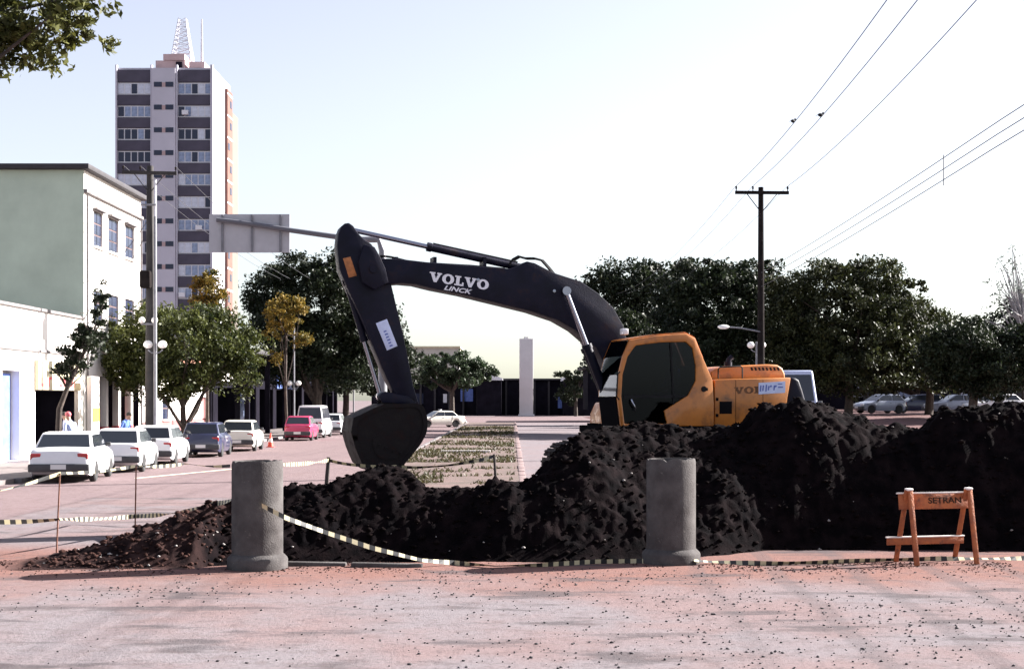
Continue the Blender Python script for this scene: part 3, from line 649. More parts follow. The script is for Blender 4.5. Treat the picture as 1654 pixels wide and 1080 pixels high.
for sgn in (-1, 1):                                  # welded edge strip and wear plate on each cheek
    y0_ = sgn*(yK+.001); rb_ = MB(); inn = [(cx_b+(x-cx_b)*.88, cz_b+(z-cz_b)*.88) for x, z in rim_]
    for i in range(nb): rb_.prism([rim_[i], rim_[(i+1) % nb], inn[(i+1) % nb], inn[i]], min(y0_, y0_+sgn*.022), max(y0_, y0_+sgn*.022))
    rb_.build('cheek_edge', M_steel, bk); wp = [(cx_b+(x-cx_b)*.5-.02, cz_b+(z-cz_b)*.42-.16) for x, z in rim_]; MB().prism(wp, min(y0_, y0_+sgn*.016), max(y0_, y0_+sgn*.016)).build('wear_plate', M_steel, bk)
    for q in range(4): MB().lathe([(0, 0), (.028, 0), (.024, sgn*.02), (0, sgn*.02)], (0, 0, 0), 8, 'y').build('bolt', M_steel, bk, (cx_b-.18+q*.13, sgn*(yK+.024), cz_b-.33+.05*q))
for i in range(5):
    y_ = -.5+i*.25; x, z = XL(634, 757, y_); MB().prism([(x-.02, z+.05), (x-.02, z-.05), (x-.2, z-.09), (x-.22, z-.07)], y_-.05, y_+.05).build('bucket_tooth', M_steel, bk)
for y_ in (-.24, .2):
    e = XP([(612, 652), (618, 636), (630, 640), (650, 642), (664, 644), (672, 656), (655, 662)], 0); MB().prism(e, y_-.02+.02, y_+.04).build('bucket_ear', M_steel, bk)

# ------------------------------------------------------------------ buildings
M_wallw = mat('white_plaster', (.70, .665, .63), .9, var=.07, scale=.8, bump=.15, bscale=9)
M_wallg = mat('grey_green_plaster', (.46, .54, .44), .9, var=.10, scale=.5, bump=.15, bscale=9)
M_tower = mat('tower_plaster', (.46, .445, .51), .85, var=.06, scale=.25)
M_spand = mat('tower_spandrel', (.06, .054, .08), .8, var=.15, scale=.6)
M_brown = mat('brown_tiles', (.12, .05, .036), .8, var=.2, scale=.8)
M_pinkp = mat('pink_plaster', (.42, .30, .30), .9, var=.12, scale=.5)
M_roofd = mat('dark_roof_edge', (.03, .027, .032), .8, var=.2)
M_frame = mat('window_frame_paint', (.62, .62, .66), .5)
M_frded = mat('dark_frame', (.10, .06, .06), .6)
M_pane1 = mat('pane_blue', (.022, .028, .055), .15, spec=.25); M_pane2 = mat('pane_curtain', (.50, .53, .62), .3, var=.12, scale=3); M_pane3 = mat('pane_half', (.20, .25, .38), .12, var=.3, scale=2)
M_maroon = mat('maroon_dado', (.27, .10, .10), .8, var=.15, scale=1.2)
M_dark = mat('dark_wall_and_shade', (.010, .009, .014), .9, var=.3, scale=.8, spec=.02)  # dark walls; also carries tree shade and the gloom inside deep openings
M_redp = mat('red_paint', (.50, .07, .08), .7, var=.15); M_sign = mat('cream_sign', (.50, .44, .30), .7, var=.12, scale=1.5)
M_bluep = mat('blue_panel', (.10, .16, .45), .6, var=.2); M_orange = mat('orange_panel', (.70, .30, .04), .6, var=.15)
M_tile = mat('terracotta_tiles', (.33, .15, .10), .85, var=.25, scale=2)

def wall_x(name, X, y0, y1, z0, z1, holes, depth, m, parent, loc):   # wall facing +X with real openings
    ys = sorted({y0, y1, *[h[0] for h in holes], *[h[1] for h in holes]}); zs = sorted({z0, z1, *[h[2] for h in holes], *[h[3] for h in holes]})
    b = MB()
    for a, c in zip(ys[:-1], ys[1:]):
        for d, e in zip(zs[:-1], zs[1:]):
            if any(h[0] <= a and c <= h[1] and h[2] <= d and e <= h[3] for h in holes): continue
            b.add([(X, a, d), (X, c, d), (X, c, e), (X, a, e)], [(0, 1, 2, 3)])
    for (a, c, d, e, *dd) in holes:
        b.mi = 1 if (dd and dd[0] > 1) else 0; q = X-(dd[0] if dd else depth)  # deep openings lined near black: indoor shade put into the colour
        b.add([(X, a, d), (X, c, d), (X, c, e), (X, a, e), (q, a, d), (q, c, d), (q, c, e), (q, a, e)], [(0, 1, 5, 4), (1, 2, 6, 5), (2, 3, 7, 6), (3, 0, 4, 7), (4, 5, 6, 7)])
    b.v = [(Vector(p)-Vector(loc)) for p in b.v]
    return b.build(name, [m, M_dark], parent, smooth=0)
def lbox(name, m, parent, loc, x0, x1, y0, y1, z0, z1, bevel=0):
    lx, ly, lz = loc; return MB().box(x0-lx, x1-lx, y0-ly, y1-ly, z0-lz, z1-lz).build(name, m, parent, bevel=bevel, smooth=35 if bevel else 0)
def window_x(parent, loc, X, y0, y1, z0, z1, ny, nz, panes, fm, rnd):
    w_, h_ = y1-y0, z1-z0; f = lbox('window', fm, parent, loc, X-.05, X, y0, y1, z0, z1)
    cw_, ch_ = w_/ny, h_/nz
    for i in range(ny):
        for j in range(nz):
            lbox('pane', panes[rnd.randrange(len(panes))], f, loc, X+.004, X+.02, y0+i*cw_+.035, y0+(i+1)*cw_-.035, z0+j*ch_+.035, z0+(j+1)*ch_-.035)
    lbox('sill', M_wallw, f, loc, X+.03, X+.20, y0-.08, y1+.08, z0-.09, z0-.004)
    return f
rd_ = random.Random(3)
# three-storey building with the green gable
L0 = (-18, 59.8, 0); g = thing('three_storey_building', 'three-storey white building with a plain grey-green side wall and dark roof edge', 'building', L0)
wins = [(61.2, 62.55), (63.45, 65.05), (66.15, 67.75)]
holes = [(a, c, 8.95, 10.5, .16) for a, c in wins]+[(a, c, 5.55, 7.05, .16) for a, c in wins]+[(60.5, 68.6, .14, 3.35, 2.2)]
wall_x('wall', -18, 59.8, 69., 0, 12, holes, .16, M_wallw, g, L0)
b = MB(); b.add([(-12, 0, 0), (0, 0, 0), (0, 0, 12), (-12, 0, 12)], [(0, 1, 2, 3)]); b.build('side_wall', M_wallg, g, smooth=0)
b = MB(); b.box(-12, -3, .05, 9.2, 0, 11.98); b.build('core', M_wallg, g, smooth=0)
lbox('rear_wall', M_wallw, g, L0, -29.9, -18.01, 68.9, 69.0, 0, 11.99)
lbox('roof', M_roofd, g, L0, -30.2, -17.7, 59.45, 69.25, 12.0, 12.22, .03); lbox('cornice', M_kerb, g, L0, -18, -17.86, 59.8, 69., 11.05, 11.2, .02)
for a, c in wins:
    for z0, z1 in ((8.95, 10.5), (5.55, 7.05)): window_x(g, L0, -18.09, a+.02, c-.02, z0+.02, z1-.02, 2, 3, [M_pane1], M_frded, rd_)
for Yc_, m_ in ((61.3, M_wallw), (63.1, M_wallw), (65.1, M_wallw), (67.2, M_wallw)):
    c_ = lbox('column', m_, g, L0, -18.25, -17.95, Yc_-.16, Yc_+.16, .135, 3.345, .02); lbox('column_base', M_redp, c_, L0, -18.27, -17.93, Yc_-.18, Yc_+.18, .14, 1.15, .01)
for a, c, m_ in ((60.8, 62.4, M_maroon), (63.6, 64.8, M_dark), (65.8, 66.9, M_redp)): lbox('door', m_, g, L0, -20.18, -20.1, a, c, .15, 2.6)
# shop at the left edge of the picture
L1_ = (-18, 44, 0); s1 = thing('corner_shop', 'low white shop with dark open front under a cream sign with red letters', 'shop', L1_)
wall_x('wall', -18, 44, 59.7, 0, 5.7, [(53.7, 58.5, .14, 2.7, 4.), (50.2, 52.0, .14, 3.4, .5)], 3, M_wallw, s1, L1_)
lbox('gable_wall', M_wallw, s1, L1_, -30, -18.002, 44, 44.1, 0, 5.69); lbox('roof', M_pave, s1, L1_, -30, -18.05, 44.1, 59.65, 5.4, 5.5)
lbox('parapet_cap', M_kerb, s1, L1_, -18.25, -17.9, 43.9, 59.7, 5.7, 5.82, .02); lbox('string_course', M_kerb, s1, L1_, -18, -17.93, 44, 59.7, 4.15, 4.25)
lbox('shop_door', M_bluep, s1, L1_, -18.4, -18.32, 50.25, 51.95, .15, 3.3)
sg = lbox('sign_board', M_sign, s1, L1_, -17.99, -17.85, 53.6, 58.9, 2.72, 3.85, .02)
b = MB(); yy = 53.9; r5 = random.Random(9)
while yy < 58.4:                                     # blurred red lettering, unreadable in the photograph
    wv = r5.uniform(.22, .42); b.box(.151, .158, yy-44, yy-44+.09, 2.85, 3.2)
    if r5.random() < .7: b.box(.151, .158, yy-44+.1, yy-44+wv-.02, r5.choice([2.85, 3.0, 3.12]), r5.choice([2.95, 3.1, 3.2])+.02)
    yy += wv+.1
b.build('sign_print', M_redp, sg, smooth=0)
lbox('counter', M_wallw, s1, L1_, -20.6, -20.1, 54.2, 57.2, .15, 1.1)
t = thing('pillar_sign', 'white pillar sign with orange panel standing beside the shop opening', 'sign', (-17.3, 58.6, .13)); lbox('board', M_wallw, t, (-17.3, 58.6, .13), -17.4, -17.2, 58.2, 59.3, .14, 3.3, .03); lbox('panel', M_orange, t, (-17.3, 58.6, .13), -17.198, -17.17, 58.3, 59.2, 1.45, 2.0)
for y_ in (60.1, 68.8): MB().tube([(.07, y_-59.8, .2), (.07, y_-59.8, 11.0)], .05, 8).build('downpipe', M_kerb, g)
for a, c in wins: lbox('window_hood', M_kerb, g, L0, -18, -17.8, a-.1, c+.1, 10.52, 10.6)
MB().box(.02, .5, 4.1, 5.0, 4.1, 4.7).build('air_conditioner', M_frame, g, bevel=.02)
# single-storey white house with maroon dado
L2_ = (-18, 69.3, 0); s2 = thing('white_house', 'single-storey white house with maroon lower wall behind the round street tree', 'house', L2_)
hl = [(70.5, 71.7, .14, 2.5, .3), (73.2, 74.6, 1.3, 2.5, .15), (82.6, 83.8, .14, 2.5, .3)]
wall_x('wall', -18, 69.3, 84.5, 1.25, 4.3, [(a, c, max(d, 1.25), e, f) for a, c, d, e, f in hl], .2, M_wallw, s2, L2_)
wall_x('dado', -17.97, 69.3, 84.5, 0, 1.25, [(a, c, d, 1.25, f) for a, c, d, e, f in hl if d < 1], .2, M_maroon, s2, L2_)
lbox('roof', M_tile, s2, L2_, -26, -17.5, 69.2, 84.6, 4.3, 4.5, .03)
lbox('door', M_orange, s2, L2_, -18.2, -18.12, 70.55, 71.65, .14, 2.48); lbox('door', M_maroon, s2, L2_, -18.2, -18.12, 82.65, 83.75, .14, 2.48)
window_x(s2, L2_, -18.08, 73.22, 74.58, 1.32, 2.48, 2, 2, [M_pane1], M_frded, rd_)
lbox('end_wall', M_wallw, s2, L2_, -26, -18.01, 84.4, 84.49, 0, 4.29); lbox('end_wall', M_wallw, s2, L2_, -26, -18.01, 69.31, 69.4, 0, 4.29)
# shop row under the big trees, their shade put into its dark walls
L3_ = (-18, 85, 0); s3 = thing('dark_shop_row', 'dark low row of shops in the shade of the big left tree', 'building', L3_)
op = [(87+i*7.2, 92.4+i*7.2, .14, 3.1, 2.5) for i in range(8)]
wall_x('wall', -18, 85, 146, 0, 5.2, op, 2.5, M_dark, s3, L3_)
lbox('roof', M_roofd, s3, L3_, -28, -15.8, 85, 146, 5.2, 5.45, .03); lbox('end_wall', M_dark, s3, L3_, -28, -18.01, 85, 85.1, 0, 5.19)
for i in range(8): lbox('pillar', M_dark, s3, L3_, -16.2, -15.9, 86+i*7.2, 86.3+i*7.2, .13, 5.19)
lbox('shop_window', M_pane3, s3, L3_, -18.4, -18.3, 94.6, 99, .6, 2.8); lbox('blue_sign', M_bluep, s3, L3_, -17.99, -17.9, 108.5, 117, 3.2, 4.3); lbox('pale_sign', M_wallw, s3, L3_, -17.99, -17.9, 87.3, 91.5, 3.5, 4.6)
# tower block
sT = 180/F; TX0, TX1 = (188-HX)*sT, (345-HX)*sT; TZ = EYE+(HY-110)*sT
LT = (-44, 180, 0); tw = thing('tower_block', 'tall apartment tower with dark spandrel bands and masts on its roof', 'building', LT)
lbox('wall', M_tower, tw, LT, TX0, TX1, 180, 190.6, 0, TZ); lbox('rear_wing', mat('tan_cladding', (.125, .105, .09), .9, var=.08, scale=.4), tw, LT, TX0, TX1+.02, 190.6, 196, 0, TZ-3.2)
xw = lambda px: (px-HX)*sT
zw = lambda py: EYE+(HY-py)*sT
lbox('stair_shaft', M_tower, tw, LT, xw(247.5), xw(285), 179.3, 180, 0, TZ-.15)
for a, c in ((188, 190.5), (244.5, 247), (285.5, 288), (341, 345)): lbox('pilaster', M_tower, tw, LT, xw(a), xw(c), 179.5, 180, 0, TZ+.3)
bays = ((190.8, 244.2), (288.3, 340.7)); pw = None
NP = 5; bw = (bays[0][1]-bays[0][0])*sT; pm = [MB().box(0, bw/NP-.14, 0, .04, 0, 1.2).mesh('pane', m_, smooth=0) for m_ in (M_pane1, M_pane2, M_pane3)]
fmh = MB().box(0, bw-.02, 0, .1, 0, 1.46).mesh('window', M_frame, smooth=0); spm = MB().box(0, bw-.02, 0, .25, 0, 1.26).mesh('spandrel', M_spand, smooth=0); spt = MB().box(0, bw-.02, 0, .25, 0, 1.52).mesh('spandrel', M_spand, smooth=0)
smw = MB().box(0, 1., 0, .06, 0, .62).mesh('stair_window', M_pane1, smooth=0); pkm = MB().box(0, .45, 0, .05, 0, .55).mesh('vent_panel', M_pinkp, smooth=0)
r6 = random.Random(11)
for bi, (a, c) in enumerate(bays):
    X = xw(a)+.01-LT[0]; inst('spandrel', spt, tw, (X, -.3, zw(133.2)))
    for k in range(15):
        zb = zw(153.4+36.6*k)
        if zb < .5: break
        wn = inst('window', fmh, tw, (X, -.12, zb)); style = r6.choice([0, 1, 2, 1, 2])
        for i in range(NP):
            q = {0: 0, 1: 1, 2: 2}[style] if r6.random() < .6 else r6.randrange(3)
            inst('pane', pm[q], wn, (.07+i*bw/NP, -.045, .13))
        inst('spandrel', spm, tw, (X, -.3, zb-1.34))
for k in range(14):
    z = zw(142.5+36.6*k)
    if z < 1: break
    inst('stair_window', smw, tw, (xw(251)-LT[0], -.75, z)); inst('stair_window', smw, tw, (xw(269.5)-LT[0], -.75, z)); inst('vent_panel', pkm, tw, (xw(264)+.0-LT[0], -.742, z))
for px, py in ((318, 372), (296, 187), (291, 480)): MB().box(0, .75, 0, .5, 0, .55).build('air_conditioner', M_frame, tw, (xw(px)-LT[0], -.85, zw(py)), smooth=0)
ys0, ys1 = 37.8*F/(HX-363), 37.8*F/(HX-371)
lbox('brown_strip', M_brown, tw, LT, TX1+.03, TX1+.35, ys0, ys1, 0, 43.2)
swm = MB().box(0, .04, 0, 1., 0, .9).mesh('side_window', M_pane1, smooth=0); jm = MB().box(0, .06, 0, ys1-ys0+.02, 0, .22).mesh('slab_edge', M_frame, smooth=0)
for k in range(14):
    z = 41-k*2.87; inst('slab_edge', jm, tw, (TX1+.32-LT[0], ys0-180-.01, z+1.5))
    if r6.random() < .7: inst('side_window', swm, tw, (TX1+.355-LT[0], ys0-180+r6.choice([.3, 1.6]), z))
lbox('machine_room', M_pinkp, tw, LT, xw(245), xw(293), 182, 189, TZ+.02, zw(92)); lbox('machine_room', M_pinkp, tw, LT, xw(258), xw(293), 181.8, 188.8, zw(92)+.02, zw(82)); lbox('machine_room', M_pinkp, tw, LT, xw(300), xw(325), 182, 188, TZ+.02, zw(94))
for a, c, d, e in ((279, 289, 95, 108), (309, 321, 105, 109)): lbox('roof_opening', M_dark, tw, LT, xw(a), xw(c), 181.7, 181.79, zw(e), zw(d))
# lattice mast and whip mast on the roof
mb = MB(); cx0 = xw(279); z0, z1 = zw(82)+.03, zw(12); hw0, hw1 = 1.25, .45
cor = lambda t, s_, q: Vector((cx0+s_*(hw0+(hw1-hw0)*t), 185.5+q*(hw0+(hw1-hw0)*t), z0+(z1-z0)*t))-Vector((cx0, 185.5, z0))
for s_ in (-1, 1):
    for q in (-1, 1): mb.bar(cor(0, s_, q), cor(1, s_, q), .09)
for k in range(9):
    t0, t1 = k/9, (k+1)/9
    for A_, B_ in (((-1, -1), (1, -1)), ((1, -1), (1, 1)), ((1, 1), (-1, 1)), ((-1, 1), (-1, -1))):
        mb.bar(cor(t0, *A_), cor(t0, *B_), .05); mb.bar(cor(t0, *A_), cor(t1, *B_), .045); mb.bar(cor(t0, *B_), cor(t1, *A_), .045)
M_mast = mat('mast_paint', (.50, .50, .55), .6, var=.2, scale=.6)
tag(mb.build('lattice_mast', M_mast, None, (cx0, 185.5, z0), smooth=0), 'pale lattice antenna mast on the roof of the tower block', 'antenna')
tag(MB().tube([(0, 0, 0), (0, 0, 3), (0, 0, 6.2)], [.16, .13, .1], 8).build('whip_mast', M_mast, None, (xw(312), 185, zw(94)+.02)), 'thin upright pole antenna right of the lattice mast', 'antenna')
# buildings at the end of the street
LW = (20, 150, 1.2); lw = thing('dark_tree_backdrop', 'long dark backdrop wall added behind the trees on the right', 'building', LW)
lbox('wall', M_dark, lw, LW, 8, 75, 150, 160, 1.25, 5.6); lbox('roof', M_roofd, lw, LW, 7.5, 75.5, 149.4, 160.5, 5.602, 5.85)  # near-black backdrop added to fill the dark under the trees
for i in range(12): lbox('pier', M_roofd, lw, LW, 10+i*5.4, 10.5+i*5.4, 149.5, 149.99, 1.25, 5.59)
for x0_, m_ in ((36, M_pane2), (40.6, M_pane3), (47, M_pane2), (50.5, M_bluep)): lbox('window', m_, lw, LW, x0_, x0_+1.6, 149.85, 149.97, 2.6, 4.2)
LE = (-5, 212, 0); te = thing('terminal_building', 'long dark low building closing the far end of the street', 'building', LE)
sE = 212/F; xe = lambda px: (px-HX)*sE
ze = lambda py: EYE+(HY-py)*sE
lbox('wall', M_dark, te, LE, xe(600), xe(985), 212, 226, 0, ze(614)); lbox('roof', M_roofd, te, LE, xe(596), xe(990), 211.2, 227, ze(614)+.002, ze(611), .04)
for i in range(14): lbox('pier', M_roofd, te, LE, xe(655+i*23), xe(658+i*23), 211.6, 211.99, 0, ze(615))
for a, c, d, e, m_ in ((716, 722, 636, 650, M_frame), (744, 764, 628, 648, M_bluep), (901, 916, 640, 659, M_bluep), (795, 802, 650, 668, M_dark), (664, 684, 635, 652, M_pane1)): lbox('shop_panel', m_, te, LE, xe(a), xe(c), 211.85, 211.98, ze(e), ze(d))
def gable(name, label, px0, px1, py0, py1, Y, m_):
    s_ = Y/F; x0, x1 = (px0-HX)*s_, (px1-HX)*s_; z0_, z1_ = EYE+(HY-py1)*s_, EYE+(HY-py0)*s_
    t = thing(name, label, 'building', ((x0+x1)/2, Y, 0)); hw = (x1-x0)/2
    MB().box(-hw+.2, hw-.2, 0, 9, 0, z0_).build('wall', M_dark, t, smooth=0)
    MB().prism([(-hw, z0_+.01), (hw, z0_+.01), (hw, z0_+.25), (-hw*.1, z1_), (-hw, z1_-.3)], -.5, 9.5).build('roof', m_, t, smooth=0)
gable('pale_roofed_shed', 'shed with sloping pale roof at the street end left of the pillar', 768, 812, 600, 614, 206, M_frame)
gable('grey_roofed_shed', 'shed with pale roof at the street end next to the excavator boom', 908, 962, 606, 615, 205, M_frame)
t = thing('far_flat_building', 'pale flat-roofed building showing above the far tree', 'building', (-11.5, 250, 0)); q = 250/F
MB().box((630-HX)*q+11.5, (742-HX)*q+11.5, 0, 14, 0, EYE+(HY-562)*q).build('wall', mat('far_plaster', (.42, .40, .36), .9, var=.1, scale=.3), t, smooth=0)
MB().box((628-HX)*q+11.5, (744-HX)*q+11.5, -.4, 14.4, EYE+(HY-562)*q+.002, EYE+(HY-559)*q).build('roof_slab', M_sign, t, smooth=0)
# white pillar
tp = thing('white_pillar', 'tall plain white pillar standing alone at the end of the street', 'pillar', (P(850, 670, 198).x, 198, 0))
s_ = 198/F; M_pil = mat('pillar_plaster', (.52, .50, .51), .85, var=.06, scale=.4)
MB().box(-11*s_, 11*s_, -.8, .8, .3, EYE+(HY-547)*s_).build('shaft', M_pil, tp, bevel=.05); MB().box(-13*s_, 13*s_, -1.1, 1.1, 0, .3).build('plinth', M_pil, tp, bevel=.04); MB().box(-4*s_, 4*s_, -.5, .5, EYE+(HY-547)*s_, EYE+(HY-544)*s_).build('cap', M_pil, tp, bevel=.03)

# ------------------------------------------------------------------ trees
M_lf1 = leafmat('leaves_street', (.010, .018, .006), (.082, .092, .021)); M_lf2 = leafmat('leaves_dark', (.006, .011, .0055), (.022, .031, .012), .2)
M_lf3 = leafmat('leaves_yellow', (.055, .06, .014), (.24, .15, .022)); M_lf4 = leafmat('leaves_far', (.018, .03, .017), (.042, .06, .028)); M_lf5 = leafmat('leaves_olive', (.008, .012, .005), (.046, .052, .017), .22)
M_lf6 = leafmat('leaves_pale', (.12, .14, .12), (.2, .22, .2)); M_lf7 = leafmat('leaves_near', (.010, .016, .005), (.105, .108, .026), .28)
def tree(name, label, base, lobes, trunk, mleaf, nleaf=14000, leaf=.22, seed=1, clump=.55, per=90, shell=.5, group=None, mbark=None, limbs=14, asp=.5):
    r = np.random.default_rng(seed); base = Vector(base); t = thing(name, label, 'tree', base, group=group)
    lobes = np.array([(*(Vector(q[:3])-base), *q[3:]) for q in lobes], float); vol = lobes[:, 3]*lobes[:, 4]*lobes[:, 5]; vol = vol**.8; vol /= vol.sum()
    nc = max(6, nleaf//per); li = r.choice(len(lobes), nc, p=vol); d = r.normal(size=(nc, 3)); d /= np.linalg.norm(d, axis=1)[:, None]
    rad = shell+(1-shell)*r.random(nc)**.6; rad *= r.uniform(.72, 1.15, nc); spr = r.random(nc) < .12; rad[spr] *= 1.16; c = lobes[li, :3]+d*rad[:, None]*lobes[li, 3:6]
    # trunk and limbs
    b = MB(); tp_ = [Vector(p)-base for p, _ in trunk]; tr_ = [q for _, q in trunk]; b.tube([Vector((0, 0, -.15))]+tp_[0:], [tr_[0]*1.25]+tr_, 10)
    top = tp_[-1]; fork = tp_[max(0, len(tp_)//2)]
    for k in range(limbs):
        e = Vector(c[r.integers(nc)]); s0 = (top if r.random() < .6 else fork); mid = s0.lerp(e, .5)+Vector(r.normal(size=3)*.25)+Vector((0, 0, .1*(e-s0).length))
        b.tube([s0, s0.lerp(mid, .5)+Vector(r.normal(size=3)*.08), mid, e], [tr_[-1]*.75, tr_[-1]*.5, tr_[-1]*.33, tr_[-1]*.1], 6)
    b.build('trunk', mbark or M_bark, t)
    N = nc*per; cc = np.repeat(c, per, 0); sz = np.repeat(np.where(spr, .42, r.uniform(.5, 1.4, nc)), per)*clump
    g = r.normal(size=(N, 3)); g /= np.linalg.norm(g, axis=1)[:, None]; g *= (r.random(N)**.45)[:, None]*sz[:, None]; g[:, 2] *= .75
    p = cc+g
    u = r.normal(size=(N, 3)); u[:, 2] -= .35; u /= np.linalg.norm(u, axis=1)[:, None]; v = np.cross(u, r.normal(size=(N, 3))); v /= np.linalg.norm(v, axis=1)[:, None]
    s_ = (leaf*r.uniform(.45, 1.45, N))[:, None]; quad = np.stack([p-u*s_*.5, p+v*s_*asp*.5, p+u*s_*.5, p-v*s_*asp*.5], 1)
    raw('crown', quad.reshape(-1, 3), np.arange(N*4).reshape(-1, 4), mleaf, t)
    return t
def lb(px, py, Y, rx, rz, ry=None): q = P(px, py, Y); return (q.x, q.y, q.z, rx, ry or rx, rz)
tree('street_tree', 'round leafy street tree with forked trunk beside the utility pole', (-14.7, 63.5, .13),
     [lb(300, 560, 63.5, 2.6, 1.9), lb(220, 570, 63, 1.5, 1.5), lb(365, 560, 63.5, 1.5, 1.6), lb(250, 525, 64, 1.4, 1.0), lb(400, 600, 63, .8, 1.1), lb(200, 600, 62.5, .8, .9), lb(395, 560, 63.5, .9, 1.), lb(280, 615, 63, 2.2, .8), lb(190, 560, 63, .8, .9), lb(330, 520, 64, 1.4, .8)],
     [((-14.7, 63.5, .13), .16), ((-14.65, 63.5, 1.0), .13), ((-14.7, 63.5, 2.0), .12)], M_lf1, 48000, .17, 2, .52)
tree('leaning_tree', 'thin leaning tree with sparse dark leaves in front of the shop', (P(92, 700, 46.5).x, 46.5, .13),
     [lb(118, 580, 46.5, .55, .5), lb(140, 548, 46.5, .6, .55), lb(160, 505, 46.5, .3, .7), lb(100, 600, 46.5, .35, .3), lb(168, 470, 46.5, .2, .5)],
     [((P(92, 700, 46.5).x, 46.5, .3), .1), (P(96, 660, 46.5), .09), (P(108, 628, 46.5), .075), (P(126, 590, 46.5), .06), (P(150, 540, 46.5), .04)], M_lf2, 3300, .15, 5, .2, 26, .3, limbs=30)
tree('large_street_tree', 'large dark spreading tree on the left behind the excavator stick', (-13.4, 97, .13),
     [lb(515, 490, 97, 3.4, 2.9), lb(440, 470, 97, 2., 1.7), lb(560, 450, 97, 2.2, 1.8), lb(455, 530, 96, 2.2, 1.8), lb(590, 530, 97, 2.0, 2.4), lb(520, 560, 97, 3., 1.8), lb(548, 420, 97, 1.0, .7), lb(420, 500, 98, 1., 1.), lb(480, 430, 97, 1.6, .8), lb(460, 590, 97, 2.2, 1.3), lb(560, 600, 97, 2.4, 1.2), lb(610, 560, 98, 1.8, 1.5), lb(625, 515, 98, .9, 1.)],
     [((-13.4, 97, .13), .4), ((-13.3, 97, 2), .33), ((-13.3, 97, 4.5), .28)], M_lf2, 80000, .24, 7, .75)
tree('shadowy_street_tree', 'dark tree farther along the left sidewalk, half hidden by the bucket', (-13.6, 116, .13), [lb(600, 570, 116, 3.4, 2.4), lb(640, 590, 116, 2., 1.6), lb(560, 590, 116, 2.6, 2.), lb(610, 610, 115, 3., 1.3)], [((-13.6, 116, .13), .3), ((-13.5, 116, 3), .22)], M_lf2, 26000, .28, 12, .8)
tree('yellow_tree', 'slender tree with yellow-orange foliage in front of the large dark tree', (-13.6, 86, .13),
     [lb(455, 510, 86, .95, 1.3), lb(480, 500, 86, .6, .8), lb(487, 548, 86, .65, .4), lb(440, 535, 86, .6, .8), lb(470, 485, 86, .7, .4), lb(445, 575, 86, .5, .5)],
     [((-13.6, 86, .13), .1), ((-13.7, 86, 3), .08), (P(462, 540, 86), .06)], M_lf3, 5200, .17, 8, .36, 50)
tree('amber_tree', 'small tree with amber and green leaves rising above the round tree', (P(335, 600, 76).x, 76, .13),
     [lb(335, 462, 76, .75, .75), lb(322, 450, 76, .45, .35), lb(350, 480, 76, .6, .6), lb(330, 490, 76, .8, .5), lb(345, 445, 76, .35, .3)],
     [((P(335, 600, 76).x, 76, .13), .1), ((P(335, 560, 76).x, 76, 3.5), .08), (P(337, 500, 76), .06)], leafmat('leaves_amber', (.028, .042, .011), (.20, .125, .018)), 4200, .17, 9, .34, 50)
tree('far_tree', 'far flat-topped tree above the dark terminal building', (P(730, 640, 190).x, 190, 0),
     [lb(735, 592, 190, 4.2, 1.8), lb(690, 590, 190, 1.8, 1.6), lb(775, 596, 190, 2.2, 1.2), lb(700, 610, 190, 2.4, 1.6), lb(795, 606, 190, 1.2, .7), lb(750, 610, 189, 3, 1.2)],
     [((P(730, 640, 190).x, 190, 0), .4), ((P(730, 640, 190).x, 190, 3.4), .3)], M_lf4, 14000, .42, 10, .7)
tree('far_bushy_tree', 'far low dark tree showing between the white pillar and the boom cylinders', (P(930, 640, 200).x, 200, 0),
     [lb(935, 607, 200, 3., 1.1), lb(930, 640, 200, 3., 1.6), lb(945, 625, 200, 3.4, 1.5), lb(915, 610, 200, 1.6, .9), lb(965, 604, 200, 2., 1.2)], [((P(930, 640, 200).x, 200, 0), .3), ((P(930, 640, 200).x, 200, 3.), .2)], M_lf2, 7000, .4, 11, .6)
RT = 'row of dark trees behind the excavator'
def rtree(label, px, Y, lobes, n_, leaf, seed, m_=None, **k):
    x = (px-HX)*Y/F; z = bank(x, Y)
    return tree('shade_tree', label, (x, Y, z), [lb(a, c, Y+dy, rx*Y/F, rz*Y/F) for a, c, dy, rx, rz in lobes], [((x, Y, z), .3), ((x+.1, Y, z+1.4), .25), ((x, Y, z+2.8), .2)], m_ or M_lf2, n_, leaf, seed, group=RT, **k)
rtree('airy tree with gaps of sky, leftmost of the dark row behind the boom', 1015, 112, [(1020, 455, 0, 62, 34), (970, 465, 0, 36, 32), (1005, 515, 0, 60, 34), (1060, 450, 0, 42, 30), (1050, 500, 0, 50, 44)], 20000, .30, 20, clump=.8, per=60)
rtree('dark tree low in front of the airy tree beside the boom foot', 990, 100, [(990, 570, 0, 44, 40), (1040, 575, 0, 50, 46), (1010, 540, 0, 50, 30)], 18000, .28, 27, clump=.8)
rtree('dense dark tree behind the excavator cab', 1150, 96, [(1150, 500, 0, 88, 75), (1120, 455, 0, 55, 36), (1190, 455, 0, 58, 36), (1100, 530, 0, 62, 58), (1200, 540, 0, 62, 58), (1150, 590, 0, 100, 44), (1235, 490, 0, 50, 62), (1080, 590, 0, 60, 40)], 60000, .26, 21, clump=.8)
rtree('broad drooping dark tree right of the T-shaped pole', 1370, 92, [(1350, 500, 0, 96, 72), (1420, 490, 0, 70, 62), (1290, 490, 0, 58, 62), (1390, 560, 0, 112, 52), (1300, 570, 0, 78, 55), (1460, 520, 0, 48, 58), (1330, 440, 0, 50, 24), (1420, 440, 0, 40, 22), (1470, 570, 0, 54, 52), (1270, 520, 0, 50, 70), (1380, 600, 0, 130, 36), (1500, 590, 0, 40, 42), (1400, 450, 0, 60, 34)], 90000, .23, 22, M_lf5, clump=.7)
